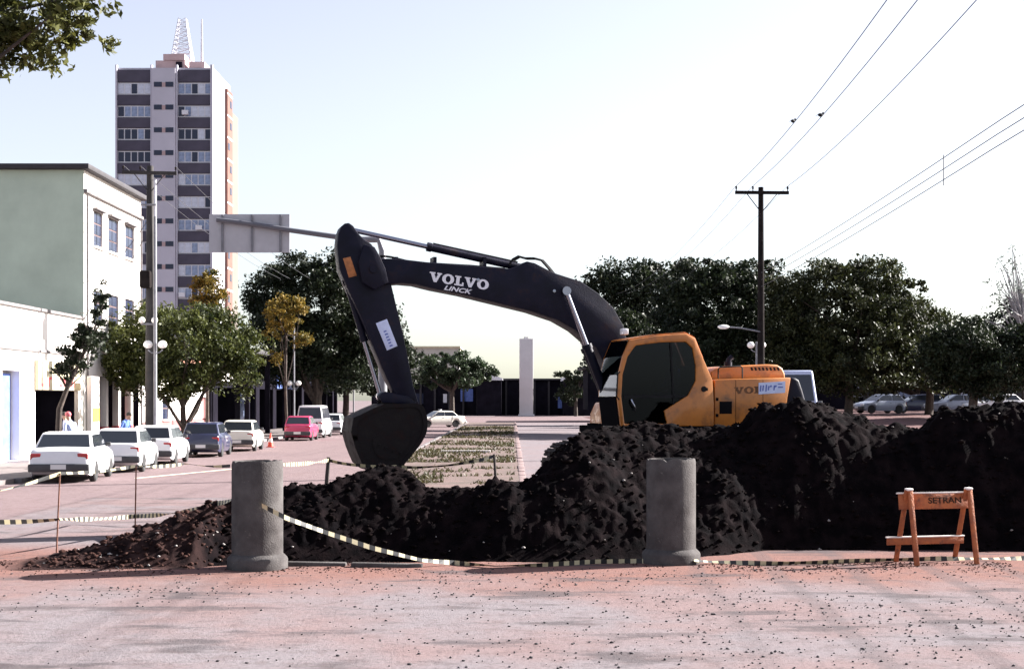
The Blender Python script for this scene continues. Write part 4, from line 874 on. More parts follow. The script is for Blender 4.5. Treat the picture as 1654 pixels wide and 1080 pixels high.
rtree('dark tree closing the gap between the drooping tree and the right edge', 1500, 96, [(1495, 545, 0, 56, 50), (1525, 585, 0, 60, 46), (1470, 590, 0, 60, 44), (1450, 520, 0, 46, 50)], 34000, .24, 28, M_lf5, clump=.7)
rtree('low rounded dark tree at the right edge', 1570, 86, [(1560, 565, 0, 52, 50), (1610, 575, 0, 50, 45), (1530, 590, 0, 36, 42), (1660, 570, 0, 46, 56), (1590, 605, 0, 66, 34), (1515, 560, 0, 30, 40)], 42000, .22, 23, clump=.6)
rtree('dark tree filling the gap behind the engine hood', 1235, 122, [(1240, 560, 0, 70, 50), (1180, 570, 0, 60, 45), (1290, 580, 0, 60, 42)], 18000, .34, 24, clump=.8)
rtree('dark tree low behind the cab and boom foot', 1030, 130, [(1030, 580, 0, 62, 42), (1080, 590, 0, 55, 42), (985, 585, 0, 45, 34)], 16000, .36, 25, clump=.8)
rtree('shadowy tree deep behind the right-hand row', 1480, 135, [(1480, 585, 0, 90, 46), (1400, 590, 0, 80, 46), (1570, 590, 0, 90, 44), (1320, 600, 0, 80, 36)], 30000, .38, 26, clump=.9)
for k_, (X_, Y_, lab) in enumerate(((37.5, 104, 'dark tree standing just outside the right picture edge'), (36, 121, 'dark tree behind the parked cars at the far right'), (44, 112, 'dark tree farthest out to the right'))):
    z_ = bank(X_, Y_); tree('shade_tree', lab, (X_, Y_, z_), [(X_, Y_, z_+5.5, 4.5, 4.5, 3.), (X_-2, Y_, z_+4.5, 3, 3, 2.2), (X_+2, Y_+1, z_+4.6, 3, 3, 2.2)], [((X_, Y_, z_), .3), ((X_, Y_, z_+2.5), .22)], M_lf2, 18000, .34, 40+k_, .9, group=RT)
# pale bare tree at the right edge
x = P(1660, 600, 95).x
tree('pale_bare_tree', 'pale thin almost leafless tree at the right edge of the picture', (x, 95, 1.3), [lb(1605, 470, 95, 1.0, 1.6), lb(1640, 450, 95, 1.4, 2), lb(1590, 520, 95, .8, .7), lb(1680, 470, 95, 1.4, 2)],
     [((x, 95, 1.3), .2), (P(1655, 560, 95), .15), (P(1650, 520, 95), .12)], M_lf6, 900, .2, 30, .5, 12, .3, limbs=40, mbark=mat('pale_bark', (.3, .29, .3), .9, var=.2))
# near tree overhanging the top left corner
tree('overhanging_tree', 'leafy branches of a near tree hanging into the top left corner', (-11.6, 23, 0),
     [lb(60, 45, 22, .75, .38), (-9.2, 22.3, 8.6, 1.5, 1.3, .8), lb(120, 48, 22, .5, .3), lb(165, 62, 22, .33, .18), lb(80, 105, 22, .32, .2), lb(30, 70, 22, .6, .4), lb(-60, 40, 22, 1.2, .9), (-11.4, 23, 9.2, 2.6, 2.4, 1.4), lb(120, 10, 22, .7, .3), lb(175, 35, 22, .35, .2)],
     [((-11.6, 23, 0), .22), ((-11.5, 23, 3), .19), ((-11.4, 23, 6.6), .15)], M_lf7, 22000, .15, 31, .24, 46, .3, asp=.42)
# grass tufts on the median
def grass(n_, seed):
    r = np.random.default_rng(seed); X = r.uniform(-4.1, .1, n_*4); Y = 37+(r.random(n_*4)**1.6)*80
    k = vnoise(X, Y, 1.3, 31)*.8+vnoise(X, Y, .35, 32)*.9+r.uniform(-.25, .25, len(X)) > .12; X, Y = X[k][:n_], Y[k][:n_]; N = len(X)
    h = r.uniform(.03, .14, N); a = r.uniform(0, 6.28, N); ln = r.normal(0, .06, (N, 2)); wd = .02+.0004*Y
    v = np.zeros((N, 3, 3)); v[:, 0] = np.stack([X-wd*np.cos(a), Y-wd*np.sin(a), np.full(N, .115)], -1); v[:, 1] = np.stack([X+wd*np.cos(a), Y+wd*np.sin(a), np.full(N, .115)], -1); v[:, 2] = np.stack([X+ln[:, 0], Y+ln[:, 1], .12+h], -1)
    return raw('grass', v.reshape(-1, 3), np.arange(N*3).reshape(-1, 3), leafmat('dry_grass', (.032, .036, .013), (.075, .060, .030)))
tag(grass(7500, 3), 'patchy dry grass growing on the median strip', 'grass', kind='stuff')

# ------------------------------------------------------------------ cars
def interp(tbl, x): return float(np.interp(x, [q[0] for q in tbl], [q[1] for q in tbl]))
KINDS = dict(
 sedan=dict(L=4.35, W=1.70, H=1.40, top=[(0, .60), (.04, .84), (.12, .93), (.75, .97), (1.5, .95), (3.0, .93), (3.35, .88), (4.1, .76), (4.28, .66), (4.35, .52)], cab=(.62, 1.15, 2.45, 3.22), zb=.93, wx=(.95, 3.5), split=(1.0, 1.95, 2.75)),
 hatch=dict(L=3.75, W=1.62, H=1.42, top=[(0, .58), (.03, .86), (.1, .94), (1.5, .94), (2.65, .92), (2.95, .87), (3.55, .74), (3.7, .62), (3.75, .5)], cab=(.07, .55, 1.95, 2.78), zb=.92, wx=(.68, 3.02), split=(.35, 1.25, 2.3)),
 wagon=dict(L=4.0, W=1.62, H=1.43, top=[(0, .55), (.03, .85), (.1, .95), (1.5, .95), (2.8, .92), (3.1, .87), (3.8, .75), (3.95, .62), (4.0, .5)], cab=(.06, .36, 2.1, 2.92), zb=.93, wx=(.75, 3.25), split=(.3, 1.3, 2.4)),
 van=dict(L=4.4, W=1.75, H=2.0, top=[(0, .7), (.03, 1.0), (.1, 1.1), (3.2, 1.1), (3.85, 1.05), (4.2, .95), (4.36, .75), (4.4, .55)], cab=(.04, .22, 3.1, 3.95), zb=1.08, wx=(.8, 3.6), split=(.4, 1.7, 2.9)),
)
def make_car(label, kind, paint, loc, heading, dark_bumper=True, taxi=False, group='cars parked along the left kerb'):
    K = KINDS[kind]; L, W, H, zb = K['L'], K['W'], K['H'], K['zb']; t = thing('car', label, 'car', loc, heading, group)
    ox = -L/2; xr, xf = K['wx']; ra = .335
    st_ = sorted({*np.linspace(0, L, 26).round(3), .02, .06, L-.02, L-.06, *[round(c+ra*math.cos(a), 3) for c in (xr, xf) for a in np.linspace(0, math.pi, 13)], *[round(c+s*(ra+.004), 3) for c in (xr, xf) for s in (-1, 1)]})
    fr = [0, .18, .42, .66, .86, .96, 1]; bul = [.92, .975, 1., .985, .955, .93, .885]
    vs, fs = [], []; nr = 0
    for x in st_:
        T = interp(K['top'], x); B_ = .2+.12*max(0, (x-(L-.35))/.35)+.12*max(0, (.3-x)/.3)
        for c in (xr, xf):
            if abs(x-c) < ra: B_ = max(B_, .30+math.sqrt(ra*ra-(x-c)**2)-.02)
        e = min(x, L-x); en = 1-.13*max(0, 1-e/.55)**2
        ring_ = [(-W/2*en*bu, B_+(T-B_)*f) for f, bu in zip(fr, bul)]; ring_ += [(-W*.25, T+.018), (0, T+.026), (W*.25, T+.018)]; ring_ += [(-y, z) for y, z in reversed(ring_[:len(fr)])]
        nr = len(ring_); vs += [(x+ox, y, z) for y, z in ring_]
    for i in range(len(st_)-1):
        for j in range(nr): fs.append((i*nr+j, (i+1)*nr+j, (i+1)*nr+(j+1) % nr, i*nr+(j+1) % nr))
    fs += [tuple(range(nr)), tuple(range((len(st_)-1)*nr, len(st_)*nr))]
    body = MB().add(vs, fs).build('body', paint, t, smooth=42)
    MB().box(ox+.25, ox+L-.25, -W/2+.17, W/2-.17, .2, .72).build('underbody', M_blk, t, smooth=0)
    xa, xb, xc, xd = K['cab']; wb, wt = W/2*.925, W/2*.76; zt_ = H-.03
    cv = [(xa+ox, -wb, zb-.03), (xd+ox, -wb, zb-.03), (xd+ox, wb, zb-.03), (xa+ox, wb, zb-.03), (xb+ox, -wt, zt_), (xc+ox, -wt, zt_), (xc+ox, wt, zt_), (xb+ox, wt, zt_), ((xb+xc)/2+ox, -wt*.98, H), ((xb+xc)/2+ox, wt*.98, H)]
    cb = MB().add(cv, [(0, 1, 5, 8, 4), (3, 7, 9, 6, 2), (0, 4, 7, 3), (1, 2, 6, 5), (4, 8, 9, 7), (8, 5, 6, 9)]).build('cabin', paint, t, bevel=.045, smooth=50)
    def slope(xA, xB, f): return xA+(xB-xA)*f
    def glass(name, q, nrm): MB().add([Vector(p)+Vector(nrm)*.012 for p in q]+[Vector(p)-Vector(nrm)*.01 for p in q], [(0, 1, 2, 3), (0, 4, 5, 1), (1, 5, 6, 2), (2, 6, 7, 3), (3, 7, 4, 0)]).build(name, M_glass, t, smooth=0)
    def yz(f): return wb+(wt-wb)*f, zb-.03+(zt_-zb+.03)*f
    for name, (xA, xB), sg_ in (('rear_window', (xa, xb), -1), ('windshield', (xd, xc), 1)):
        f0, f1 = (.16, .88); (y0, z0_), (y1, z1_) = yz(f0), yz(f1); x0, x1 = slope(xA, xB, f0)+ox, slope(xA, xB, f1)+ox
        nv = Vector((zt_-zb, 0, abs(xB-xA))).normalized(); glass(name, [(x0, -y0+.07, z0_), (x0, y0-.07, z0_), (x1, y1-.06, z1_), (x1, -y1+.06, z1_)], (nv.x*sg_, 0, nv.z))
    f0, f1 = .15, .86; (y0, z0_), (y1, z1_) = yz(f0), yz(f1)
    r0, r1 = slope(xa, xb, f0)+.10, slope(xa, xb, f1)+.08; e0, e1 = slope(xd, xc, f0)-.10, slope(xd, xc, f1)-.08
    sp = [q for q in K['split'][1:] if r1+.25 < q < e1-.1] or [(r0+e0)/2]
    lows = [r0]+sp+[e0]; his = [r1]+sp+[e1]
    for sg_ in (-1, 1):
        for i in range(len(lows)-1):
            a0, a1, b0_, b1 = lows[i]+(.03 if i else 0), lows[i+1]-(.03 if i < len(lows)-2 else 0), his[i]+(.03 if i else 0), his[i+1]-(.03 if i < len(lows)-2 else 0)
            nv = Vector((0, zt_-zb, wb-wt)).normalized(); glass('side_window', [(a0+ox, sg_*y0, z0_), (a1+ox, sg_*y0, z0_), (b1+ox, sg_*y1, z1_), (b0_+ox, sg_*y1, z1_)], (0, nv.y*sg_, nv.z))
            MB().box(-.08, .08, -.012, .012, -.012, .012).build('door_handle', M_bump, t, ((a0+.14)+ox, sg_*(W/2*.965), zb-.14), smooth=0)
        m_ = MB(); m_.box(-.06, .06, -.07, .07, -.06, .06); m_.build('mirror', M_bump, t, (xd-.32+ox, sg_*(wb+.06), zb+.06), bevel=.02)
        for c in (xr, xf):
            wv = MB().lathe([(.17, -.085), (.27, -.09), (.30, -.06), (.305, 0), (.30, .06), (.27, .09), (.17, .085)], (0, 0, 0), 22, 'y').build('wheel', M_tyre, t, (c+ox, sg_*(W/2-.11), .305))
            MB().lathe([(0, -.07), (.17, -.082), (.185, -.06), (.185, .06), (.17, .082), (0, .07)], (0, 0, 0), 18, 'y').build('rim', M_rim, wv)
        tl = MB(); tl.box(-.03, .03, -.14, .14, -.085, .085); tl.build('tail_lamp', M_tail, t, (ox+.05, sg_*W*.36, .74 if kind != 'van' else .9), bevel=.02)
        hl_ = MB(); hl_.box(-.05, .05, -.16, .16, -.07, .07); hl_.build('headlamp', M_head, t, (ox+L-.07, sg_*W*.34, .64 if kind != 'van' else .8), bevel=.02)
    for x, nm in ((ox+.02, 'rear_bumper'), (ox+L-.02, 'front_bumper')): bb = MB(); bb.box(-.1, .1, -W/2*.93, W/2*.93, -.11, .11); bb.build(nm, M_bump if dark_bumper else paint, t, (x, 0, .43), bevel=.04)
    for x in (ox-.085, ox+L+.085): MB().box(-.006, .006, -.2, .2, -.065, .065).build('licence_plate', M_plate, t, (x, 0, .46), smooth=0)
    if taxi:
        q = MB(); q.box(-.09, .09, -.22, .22, 0, .12); q.build('roof_sign', M_head, t, (-.1, 0, H), bevel=.02)
    return t
def paint(name, c): return mat(name, c, .32, var=.04, scale=2, coat=.6)
P_white = paint('white_paint', (.70, .70, .72)); P_cream = paint('cream_paint', (.72, .69, .62)); P_navy = paint('navy_paint', (.025, .03, .07)); P_red = paint('red_paint_car', (.42, .04, .11)); P_silver = paint('silver_blue_paint', (.30, .33, .42))
H90 = R(90)
def parked(label, kind, p, px, Yc, X, hd=R(94), z=0, **k): return make_car(label, kind, p, (X, Yc, z), hd, **k)
make_car('white saloon, nearest of the parked cars at the left edge', 'sedan', P_white, (-12.95, 42.0, 0), R(97)).scale = (1.03, 1.05, 1.02)
make_car('white hatchback with dark bumper, second in the parked row', 'hatch', P_white, (-12.85, 47.4, 0), R(95))
make_car('white two-box car, third in the row beside the utility pole', 'wagon', P_white, (-12.95, 52.4, 0), R(94))
make_car('dark navy estate car in the parked row', 'wagon', P_navy, (-12.75, 59.6, 0), R(94), group='cars parked along the left kerb')
make_car('white compact car in front of the traffic cone', 'hatch', P_cream, (-12.5, 66.0, 0), R(93))
make_car('red hatchback parked ahead of the white van', 'hatch', P_red, (-12.2, 82.5, 0), R(91), dark_bumper=True)
make_car('tall white van parked beyond the red car', 'van', P_white, (-12.3, 88.6, 0), R(90))
make_car('small white car parked farthest along the left kerb', 'hatch', P_white, (-12.0, 95.5, 0), R(90))
make_car('cream taxi with roof sign driving towards the camera on the far road', 'sedan', P_cream, (P(709, 690, 121).x, 121, 0), R(205), taxi=True, dark_bumper=False, group='moving cars')
make_car('grey half-hidden car nosing in at the left edge behind the white saloon', 'hatch', P_silver, (-16.15, 44.6, .13), R(100)) if False else None
G2 = 'cars parked in the shade on the right'
for lab, px, Y, kd, p_, hd in (('silver car in the shade under the broad drooping tree', 1420, 104, 'hatch', P_silver, R(200)), ('pale blue car in the shade at the far right, left of its pair', 1545, 100, 'sedan', P_silver, R(185)), ('white car in the shade cut by the right picture edge', 1610, 97, 'sedan', P_white, R(188)), ('white van parked deep in the shade at the right', 1590, 112, 'van', P_white, R(180)), ('dark car in shade between the silver and the pale blue car', 1480, 108, 'wagon', P_navy, R(183))):
    x = (px-HX)*Y/F; make_car(lab, kd, p_, (x, Y, bank(x, Y)+.03), hd, group=G2)
vn = make_car('blue-white van standing right behind the excavator counterweight', 'van', paint('pale_blue_paint', (.42, .46, .62)), (P(1283, 640, 47).x, 48.4, .95), R(78), group='vehicles behind the soil heap', dark_bumper=False); vn.scale = (1.3, 1.25, 1.32); vn.location = (P(1292, 640, 48).x, 50, .72)
b = MB(); b.box(P(1200, 0, 48).x-3, P(1330, 0, 48).x+3, 45.5, 54, -.1, .72); tag(b.build('earth_platform', M_soil, bevel=.3), kind='structure')

# ------------------------------------------------------------------ poles, lamps, gantry, wires
def lamp_post(label, X, Y, h, zl, r=.17, extra=None):
    t = thing('street_lamp', label, 'street lamp', (X, Y, .13 if X < 0 else bank(X, Y)), group='twin globe street lamps')
    z0 = t.location.z; MB().tube([(0, 0, 0), (0, 0, .5), (0, 0, h-z0)], [.11, .07, .05], 12).build('post', M_metal, t)
    MB().tube([(-.28, 0, zl-z0-.22), (-.15, 0, zl-z0-.32), (0, 0, zl-z0-.34), (.15, 0, zl-z0-.32), (.28, 0, zl-z0-.22)], .025, 8).build('arm', M_metal, t)
    for s_ in (-1, 1): MB().sphere((s_*.28, 0, zl-z0), r, 16, 12, (1.1, 1, .95)).build('globe', M_globe, t)
    return t
lamp_post('tall street lamp with two white globes, hugging the near utility pole', -13.95, 55.6, 9.5, 4.5, .165)
lamp_post('street lamp with twin globes beside the yellow tree', -14.1, 92, 7.0, 3.4, .17)
lamp_post('street lamp with twin globes left of the bucket', -13.7, 123, 5.2, 4.1, .17)
lamp_post('street lamp with twin globes seen above the engine hood', P(1222, 557, 70).x, 70, 5.2, 5.03, .17)
def upole(label, X, Y, h, m_, rb, arm_z, arm, rz, z0=.13):
    t = thing('utility_pole', label, 'utility pole', (X, Y, z0))
    MB().tube([(0, 0, -.2), (0, 0, h*.5), (0, 0, h-z0)], [rb, rb*.8, rb*.62], 14).build('post', m_, t)
    M_ = Matrix.Rotation(rz, 4, 'Z'); A_ = M_ @ Vector((-arm/2, .16, arm_z-z0)); B_ = M_ @ Vector((arm/2, .16, arm_z-z0))
    A2 = M_ @ Vector((-arm/2, -.2, arm_z-z0)); B2 = M_ @ Vector((arm/2, -.2, arm_z-z0))
    MB().bar(A2, B2, .1, .13).build('crossarm', m_, t); ins = []
    for f in (.02, .33, .98):
        q = A2.lerp(B2, f); MB().lathe([(.02, .05), (.02, .14), (.05, .15), (.03, .19), (.05, .21), (.02, .26), (0, .27)], (0, 0, 0), 10).build('insulator', M_poled, t, q); ins.append(q+Vector((0, 0, .27))+t.location)
    MB().bar(A2.lerp(B2, .2), Vector((0, -.1, arm_z-z0-.8)), .03).build('brace', m_, t); MB().bar(A2.lerp(B2, .8), Vector((0, -.1, arm_z-z0-.8)), .03).build('brace', m_, t)
    return t, ins
up1, in1 = upole('grey concrete utility pole with crossarm in front of the tower block', -14.35, 56.4, 11.6, mat('pole_concrete_dark', (.035, .032, .032), .9, var=.25, scale=2), .21, 11.3, 2.1, R(8))
MB().box(-.3, .12, -.5, -.15, 6.6, 7.3).build('transformer', M_poled, up1, bevel=.08)
MB().tube([(.25, -.1, .0), (.23, -.1, 10.9)], .05, 8).build('conduit', M_frame, up1)
for z in (9.9, 5.2): q = MB(); q.tube([(-.3, -.25, z), (.3, -.25, z)], .04, 8); q.build('bracket', M_metal, up1)
for s_ in (-1, 1): MB().sphere((s_*.25, -.3, 5.35), .13, 12, 8).build('lamp', M_globe, up1)
up2, in2 = upole('dark T-shaped utility pole rising above the trees on the right', 10.15, 58, 11.0, M_poled, .17, 10.75, 2.2, R(3), 0)
MB().tube([(0, -.1, 5.1), (-.8, -.15, 5.25), (-1.4, -.15, 5.3)], .03, 8).build('lamp_arm', M_metal, up2); q = MB(); q.sphere((-1.55, -.15, 5.3), .2, 12, 8, (1.2, .6, .45)); q.build('luminaire', M_globe, up2)
def wire(label, pts, r=.012, name='power_line', grp='power lines'): tag(MB().tube(pts, r, 5).build(name, M_wire), label, 'wire', grp)
for i, (px, lab) in enumerate(((1405, 'power line from the left insulator of the T-pole up to the top edge'), (1452, 'power line from the second insulator of the T-pole up to the top edge'), (1543, 'power line from the right insulator of the T-pole up to the top edge'))):
    A_ = in2[i]; B_ = P(px, 38, 29.5); pl = []
    for k in range(25):
        Y = 58-k*2.5; f = (58-Y)/(58-29.5); zz = A_.z-(A_.z-B_.z)*(1-(1-f)**2); pl.append((A_.x+(B_.x-A_.x)*f, Y, zz))
    wire(lab, pl, .011)
    wire(['faint power line leaving the T-pole to the distance, left one', 'faint power line leaving the T-pole to the distance, middle one', 'faint power line leaving the T-pole to the distance, right one'][i], [(A_.x-.4*k/10*3, 58+k*6, A_.z-1.1*(1-(1-k/5)**2)) for k in range(11)], .009)
for i, (p0, p1, lab) in enumerate((((1299, 405), (1606, 200), 'upper of the three low cables crossing the right sky'), ((1321, 411), (1606, 220), 'middle of the three low cables crossing the right sky'), ((1347, 413), (1606, 239), 'lowest of the three low cables crossing the right sky'))):
    z = 7.5-.28*i; Yb = (z-EYE)*F/(HY-p1[1]); B_ = P(*p1, Yb); A_ = Vector((10.15, 58, z)); pl = []
    for k in range(25):
        Y = 58-k*2.45; f = (58-Y)/(58-Yb); pl.append((A_.x+(B_.x-A_.x)*f, Y, z-.35*4*(f/2)*(1-f/2)+.35*min(f, 1)*1.0))
    wire(lab, pl, .010, 'cable', 'low cables on the right')
sp_ = MB(); q = P(1524, 250, 30.8); sp_.tube([q, P(1524, 300, 30.8)], .012, 5); tag(sp_.build('cable_spacer', M_wire), 'short upright spacer on the three low cables at the right', 'spacer')
def bird(label, p, rz):
    b = MB(); b.sphere((0, 0, .07), .05, 10, 8, (1.7, .9, 1)); b.sphere((.085, 0, .125), .033, 8, 6); b.add([(.115, -.008, .125), (.115, .008, .125), (.145, 0, .118), (.115, 0, .135)], [(0, 1, 2), (0, 2, 3), (1, 3, 2)])
    b.add([(-.07, -.02, .06), (-.07, .02, .06), (-.17, .025, .03), (-.17, -.025, .03), (-.07, 0, .085)], [(0, 1, 2, 3), (0, 4, 1), (1, 4, 2), (2, 4, 3), (3, 4, 0)]); b.tube([(.0, .015, .03), (.0, .015, 0)], .006, 4); b.tube([(.0, -.015, .03), (.0, -.015, 0)], .006, 4)
    tag(b.build('bird', M_blk, None, p, (0, 0, rz)), label, 'bird', 'birds on the wires')
def on_wire(i, px):
    A_ = in2[i]; B_ = P((1405, 1452, 1543)[i], 38, 29.5); best = None
    for k in range(400):
        Y = 58-k*.1; f = (58-Y)/(58-29.5); p = Vector((A_.x+(B_.x-A_.x)*f, Y, A_.z-(A_.z-B_.z)*(1-(1-f)**2)+.011)); d = abs(HX+p.x*F/p.y-px)
        if best is None or d < best[0]: best = (d, p)
    return best[1]
bird('small dark bird on the left power line', on_wire(0, 1281), .6); bird('larger dark bird on the middle power line', on_wire(1, 1325), .3)
for i in range(3):
    A_ = in1[i]; wire('thin cable from the near pole running down the street, %s' % ('left', 'middle', 'right')[i], [(A_.x-.02*k, A_.y+k*7, A_.z-1.2*(1-(1-k/5)**2)) for k in range(11)], .010, 'power_line', 'street cables on the left')
for (z0_, q, lab) in ((9.6, (-18, 60.6, 7.4), 'service cable from the near pole to the white facade, upper one'), (9.2, (-18, 58.9, 5.0), 'service cable from the near pole to the low shop, lower one'), (8.8, (-18, 70.2, 4.2), 'service cable from the near pole to the single-storey house')):
    A_ = Vector((-14.35, 56.4, z0_)); B_ = Vector(q); wire(lab, [A_.lerp(B_, k/10)-Vector((0, 0, .35*4*(k/10)*(1-k/10))) for k in range(11)], .014, 'service_cable', 'service cables at the near pole')
# sign gantry seen from behind
gq = P(618, 383, 42); gt = thing('sign_gantry', 'grey road sign seen from behind on a long curved cantilever arm', 'road sign', (gq.x, 42, .12))
def gl_(px, py, y=0): q = P(px, py, 42+y); return q-Vector((gq.x, 42, .12))
MB().tube([(0, 0, 0), (0, 0, 3.5), (0, 0, 6.6), (-.12, 0, 6.95), (-.75, 0, gl_(577, 387).z)], [.15, .13, .11, .10, .09], 14).build('post', M_metal, gt)
MB().tube([gl_(575, 386.5), gl_(540, 382), gl_(470, 372), gl_(420, 364), gl_(380, 358.5), gl_(350, 355)], [.085, .08, .075, .072, .07, .068], 12).build('arm', mat('arm_dark', (.10, .10, .12), .6), gt)
a_, c_ = gl_(338, 346, .14), gl_(468, 408, .14); MB().box(a_.x, c_.x, .13, .16, c_.z, a_.z).build('sign_panel', mat('sign_back', (.40, .40, .43), .6, var=.06, scale=3), gt, smooth=0)
for px in (358, 406, 452): q = gl_(px, 350); MB().box(q.x-.03, q.x+.03, .075, .128, c_.z+.02, a_.z-.02).build('sign_rail', M_metal, gt, smooth=0)

# ------------------------------------------------------------------ traffic cone, barricade, stakes, tape
cp = P(437, 722, 70); cn = thing('traffic_cone', 'small orange traffic cone on the road behind the white compact car', 'cone', (cp.x, 70, .004))
MB().lathe([(.15, .03), (.03, .7), (0, .7)], n=18).build('cone', mat('cone_orange', (.6, .06, .03), .6), cn); MB().box(-.19, .19, -.19, .19, 0, .03).build('base', M_redp, cn); MB().lathe([(.112, .26), (.079, .44)], n=18).build('white_band', M_woodw, cn)
bq = P(1518, 912, 20.4); br = thing('barricade', 'orange wooden sawhorse barricade with white-edged boards at the right', 'barricade', (bq.x, 20.4, 0), R(13))
for sx in (-.47, .47):
    MB().bar((sx, -.20, 0), (sx, .0, 1.06), .075, .035, (0, 1, 0)).build('leg', M_wood, br, bevel=.006); MB().bar((sx-.04, .34, 0), (sx-.045, .0, 1.06), .07, .035, (0, 1, 0)).build('leg', M_wood, br, bevel=.006)
bd = MB().box(-.62, .52, -.085, -.062, .78, 1.0).build('board', M_wood, br, (0, 0, 0), (R(-8), 0, 0), bevel=.003)
MB().box(-.64, .54, -.095, -.05, 1.001, 1.022).build('board_edge', M_woodw, bd, bevel=.003); M4 = Matrix.Rotation(R(90), 4, 'X'); M4.translation = (-.16, -.087, .86)
text_mesh('board_print', bd, 'SETRAN', M4, .12, M_dkprint, bold=.002, width=.52)
bd2 = MB().box(-.72, .50, .20, .222, .26, .36).build('board', M_wood, br, bevel=.003); MB().box(-.73, .51, .19, .235, .361, .38).build('board_edge', M_woodw, bd2, bevel=.003)
for sx in (-.47, .47): MB().box(sx-.06, sx+.03, -.05, .05, 1.05, 1.085).build('leg_cap', M_woodw, br, bevel=.01)
def rod(name, label, px, base, top, r, m_, Y=None, cat='stake'):
    Y = Y or EYE*F/(base-HY); a_, c_ = P(px[0], base, Y), P(px[1], top, Y); z0 = float(soil_height(np.array([a_.x]), np.array([Y]))[0][0]) if PX0 < a_.x < PX1 and PY0 < Y < PY1 else 0
    base_ = Vector((a_.x, Y, z0)); o = MB().tube([Vector((0, 0, -.1)), (c_-base_)*.5, c_-base_], [r, r, r*.9], 8).build(name, m_, None, base_); tag(o, label, cat, 'stakes holding the tape'); return c_
r1_ = rod('steel_rod', 'thin rusty rod holding tape at the left edge', (91, 97), 895, 764, .013, M_rust); r2_ = rod('steel_rod', 'thin rusty rod holding tape in front of the second white car', (218, 220), 866, 752, .013, M_rust)
s1_ = rod('wooden_stake', 'short dark wooden stake left of the bucket', (526, 531), 800, 738, .035, M_dwood, 23.6); s2_ = rod('wooden_stake', 'short dark stake on the soil in front of the median kerb', (802, 798), 800, 733, .022, M_dwood, 23.4)
def tape(label, pts, sag=0, wd=.065, seed=1, seg=.085, flat=0., grp='striped barrier tape'):
    pts = [Vector(p) for p in pts]; d = [0]
    for a_, c_ in zip(pts[:-1], pts[1:]): d.append(d[-1]+(c_-a_).length)
    n = max(4, int(d[-1]/seg)); V_, F_, mi_ = [], [], []; r = random.Random(seed); tw_ = r.uniform(0, 6)
    for i in range(n+1):
        s = d[-1]*i/n; j = max(k for k in range(len(d)) if d[k] <= s+1e-9); j = min(j, len(pts)-2); f = (s-d[j])/max(1e-6, d[j+1]-d[j])
        p = pts[j].lerp(pts[j+1], f); p.z -= sag*4*f*(1-f)
        a_ = (.9*math.sin(s*1.3+tw_)+.5*math.sin(s*3.1)) if not flat else flat
        o = Vector((0, math.sin(a_), math.cos(a_)))*wd/2
        if flat: o = Vector((.012*math.sin(s*5), .75, .6)).normalized()*wd/2; p.z += .012*math.sin(s*7)+.01
        V_ += [p-o, p+o]
    b = MB()
    for i in range(n):
        b.mi = i % 2; b.add([V_[2*i], V_[2*i+2], V_[2*i+3], V_[2*i+1]], [(0, 1, 2, 3)])
    return tag(b.build('barrier_tape', [M_tapew, M_tapeb], smooth=0), label, 'tape', grp)
def g(px, py, dz=.03): Y = EYE*F/(py-HY); q = P(px, py, Y); q.z += dz; return q
tape('striped tape sagging from the left pipe down along the trench edge', [P(423, 816, 19.45), P(462, 836, 19.5), P(520, 857, 19.75), P(600, 884, 19.85), P(680, 904, 19.95), g(735, 912), g(800, 917), g(880, 915), g(960, 910), g(1040, 909), g(1094, 911)], .0, .07, 2)
tape('striped tape lying along the ground from the right pipe past the barricade', [P(1104, 897, 20.3), P(1124, 905, 20.2), g(1150, 910), g(1230, 913), g(1320, 911), g(1420, 907), g(1520, 905), g(1610, 905), g(1720, 903)], 0, .075, 3)
tape('pale tape strung across the tops of the two rusty rods', [P(-40, 800, 20.6), r1_, r2_, P(300, 748, 27.5), P(372, 752, 27)], .03, .06, 4, seg=.2)
tape('striped tape hanging at mid height between the rusty rods and the soil bank', [P(-30, 842, 20.8), P(97, 838, 21.6), P(219, 833, 24.3), P(300, 825, 22.5), P(345, 812, 21.6), P(375, 806, 20.6)], .02, .075, 5)
tape('striped tape strung from the left pipe past the bucket to the far stake', [P(458, 750, 20.1), s1_-Vector((0, 0, .05)), P(580, 751, 23.4), P(640, 753, 23.4), P(700, 753, 23.4), P(760, 745, 23.4), s2_-Vector((0, 0, .03))], .015, .06, 6)
b = MB(); a_ = P(712, 735, 60); b.box(0, 2.1, 0, .12, 0, .1); tag(b.build('white_kerb_block', M_woodw, None, (a_.x, 60, .115), bevel=.01), 'white painted bar lying across the grass of the median', 'kerb block')

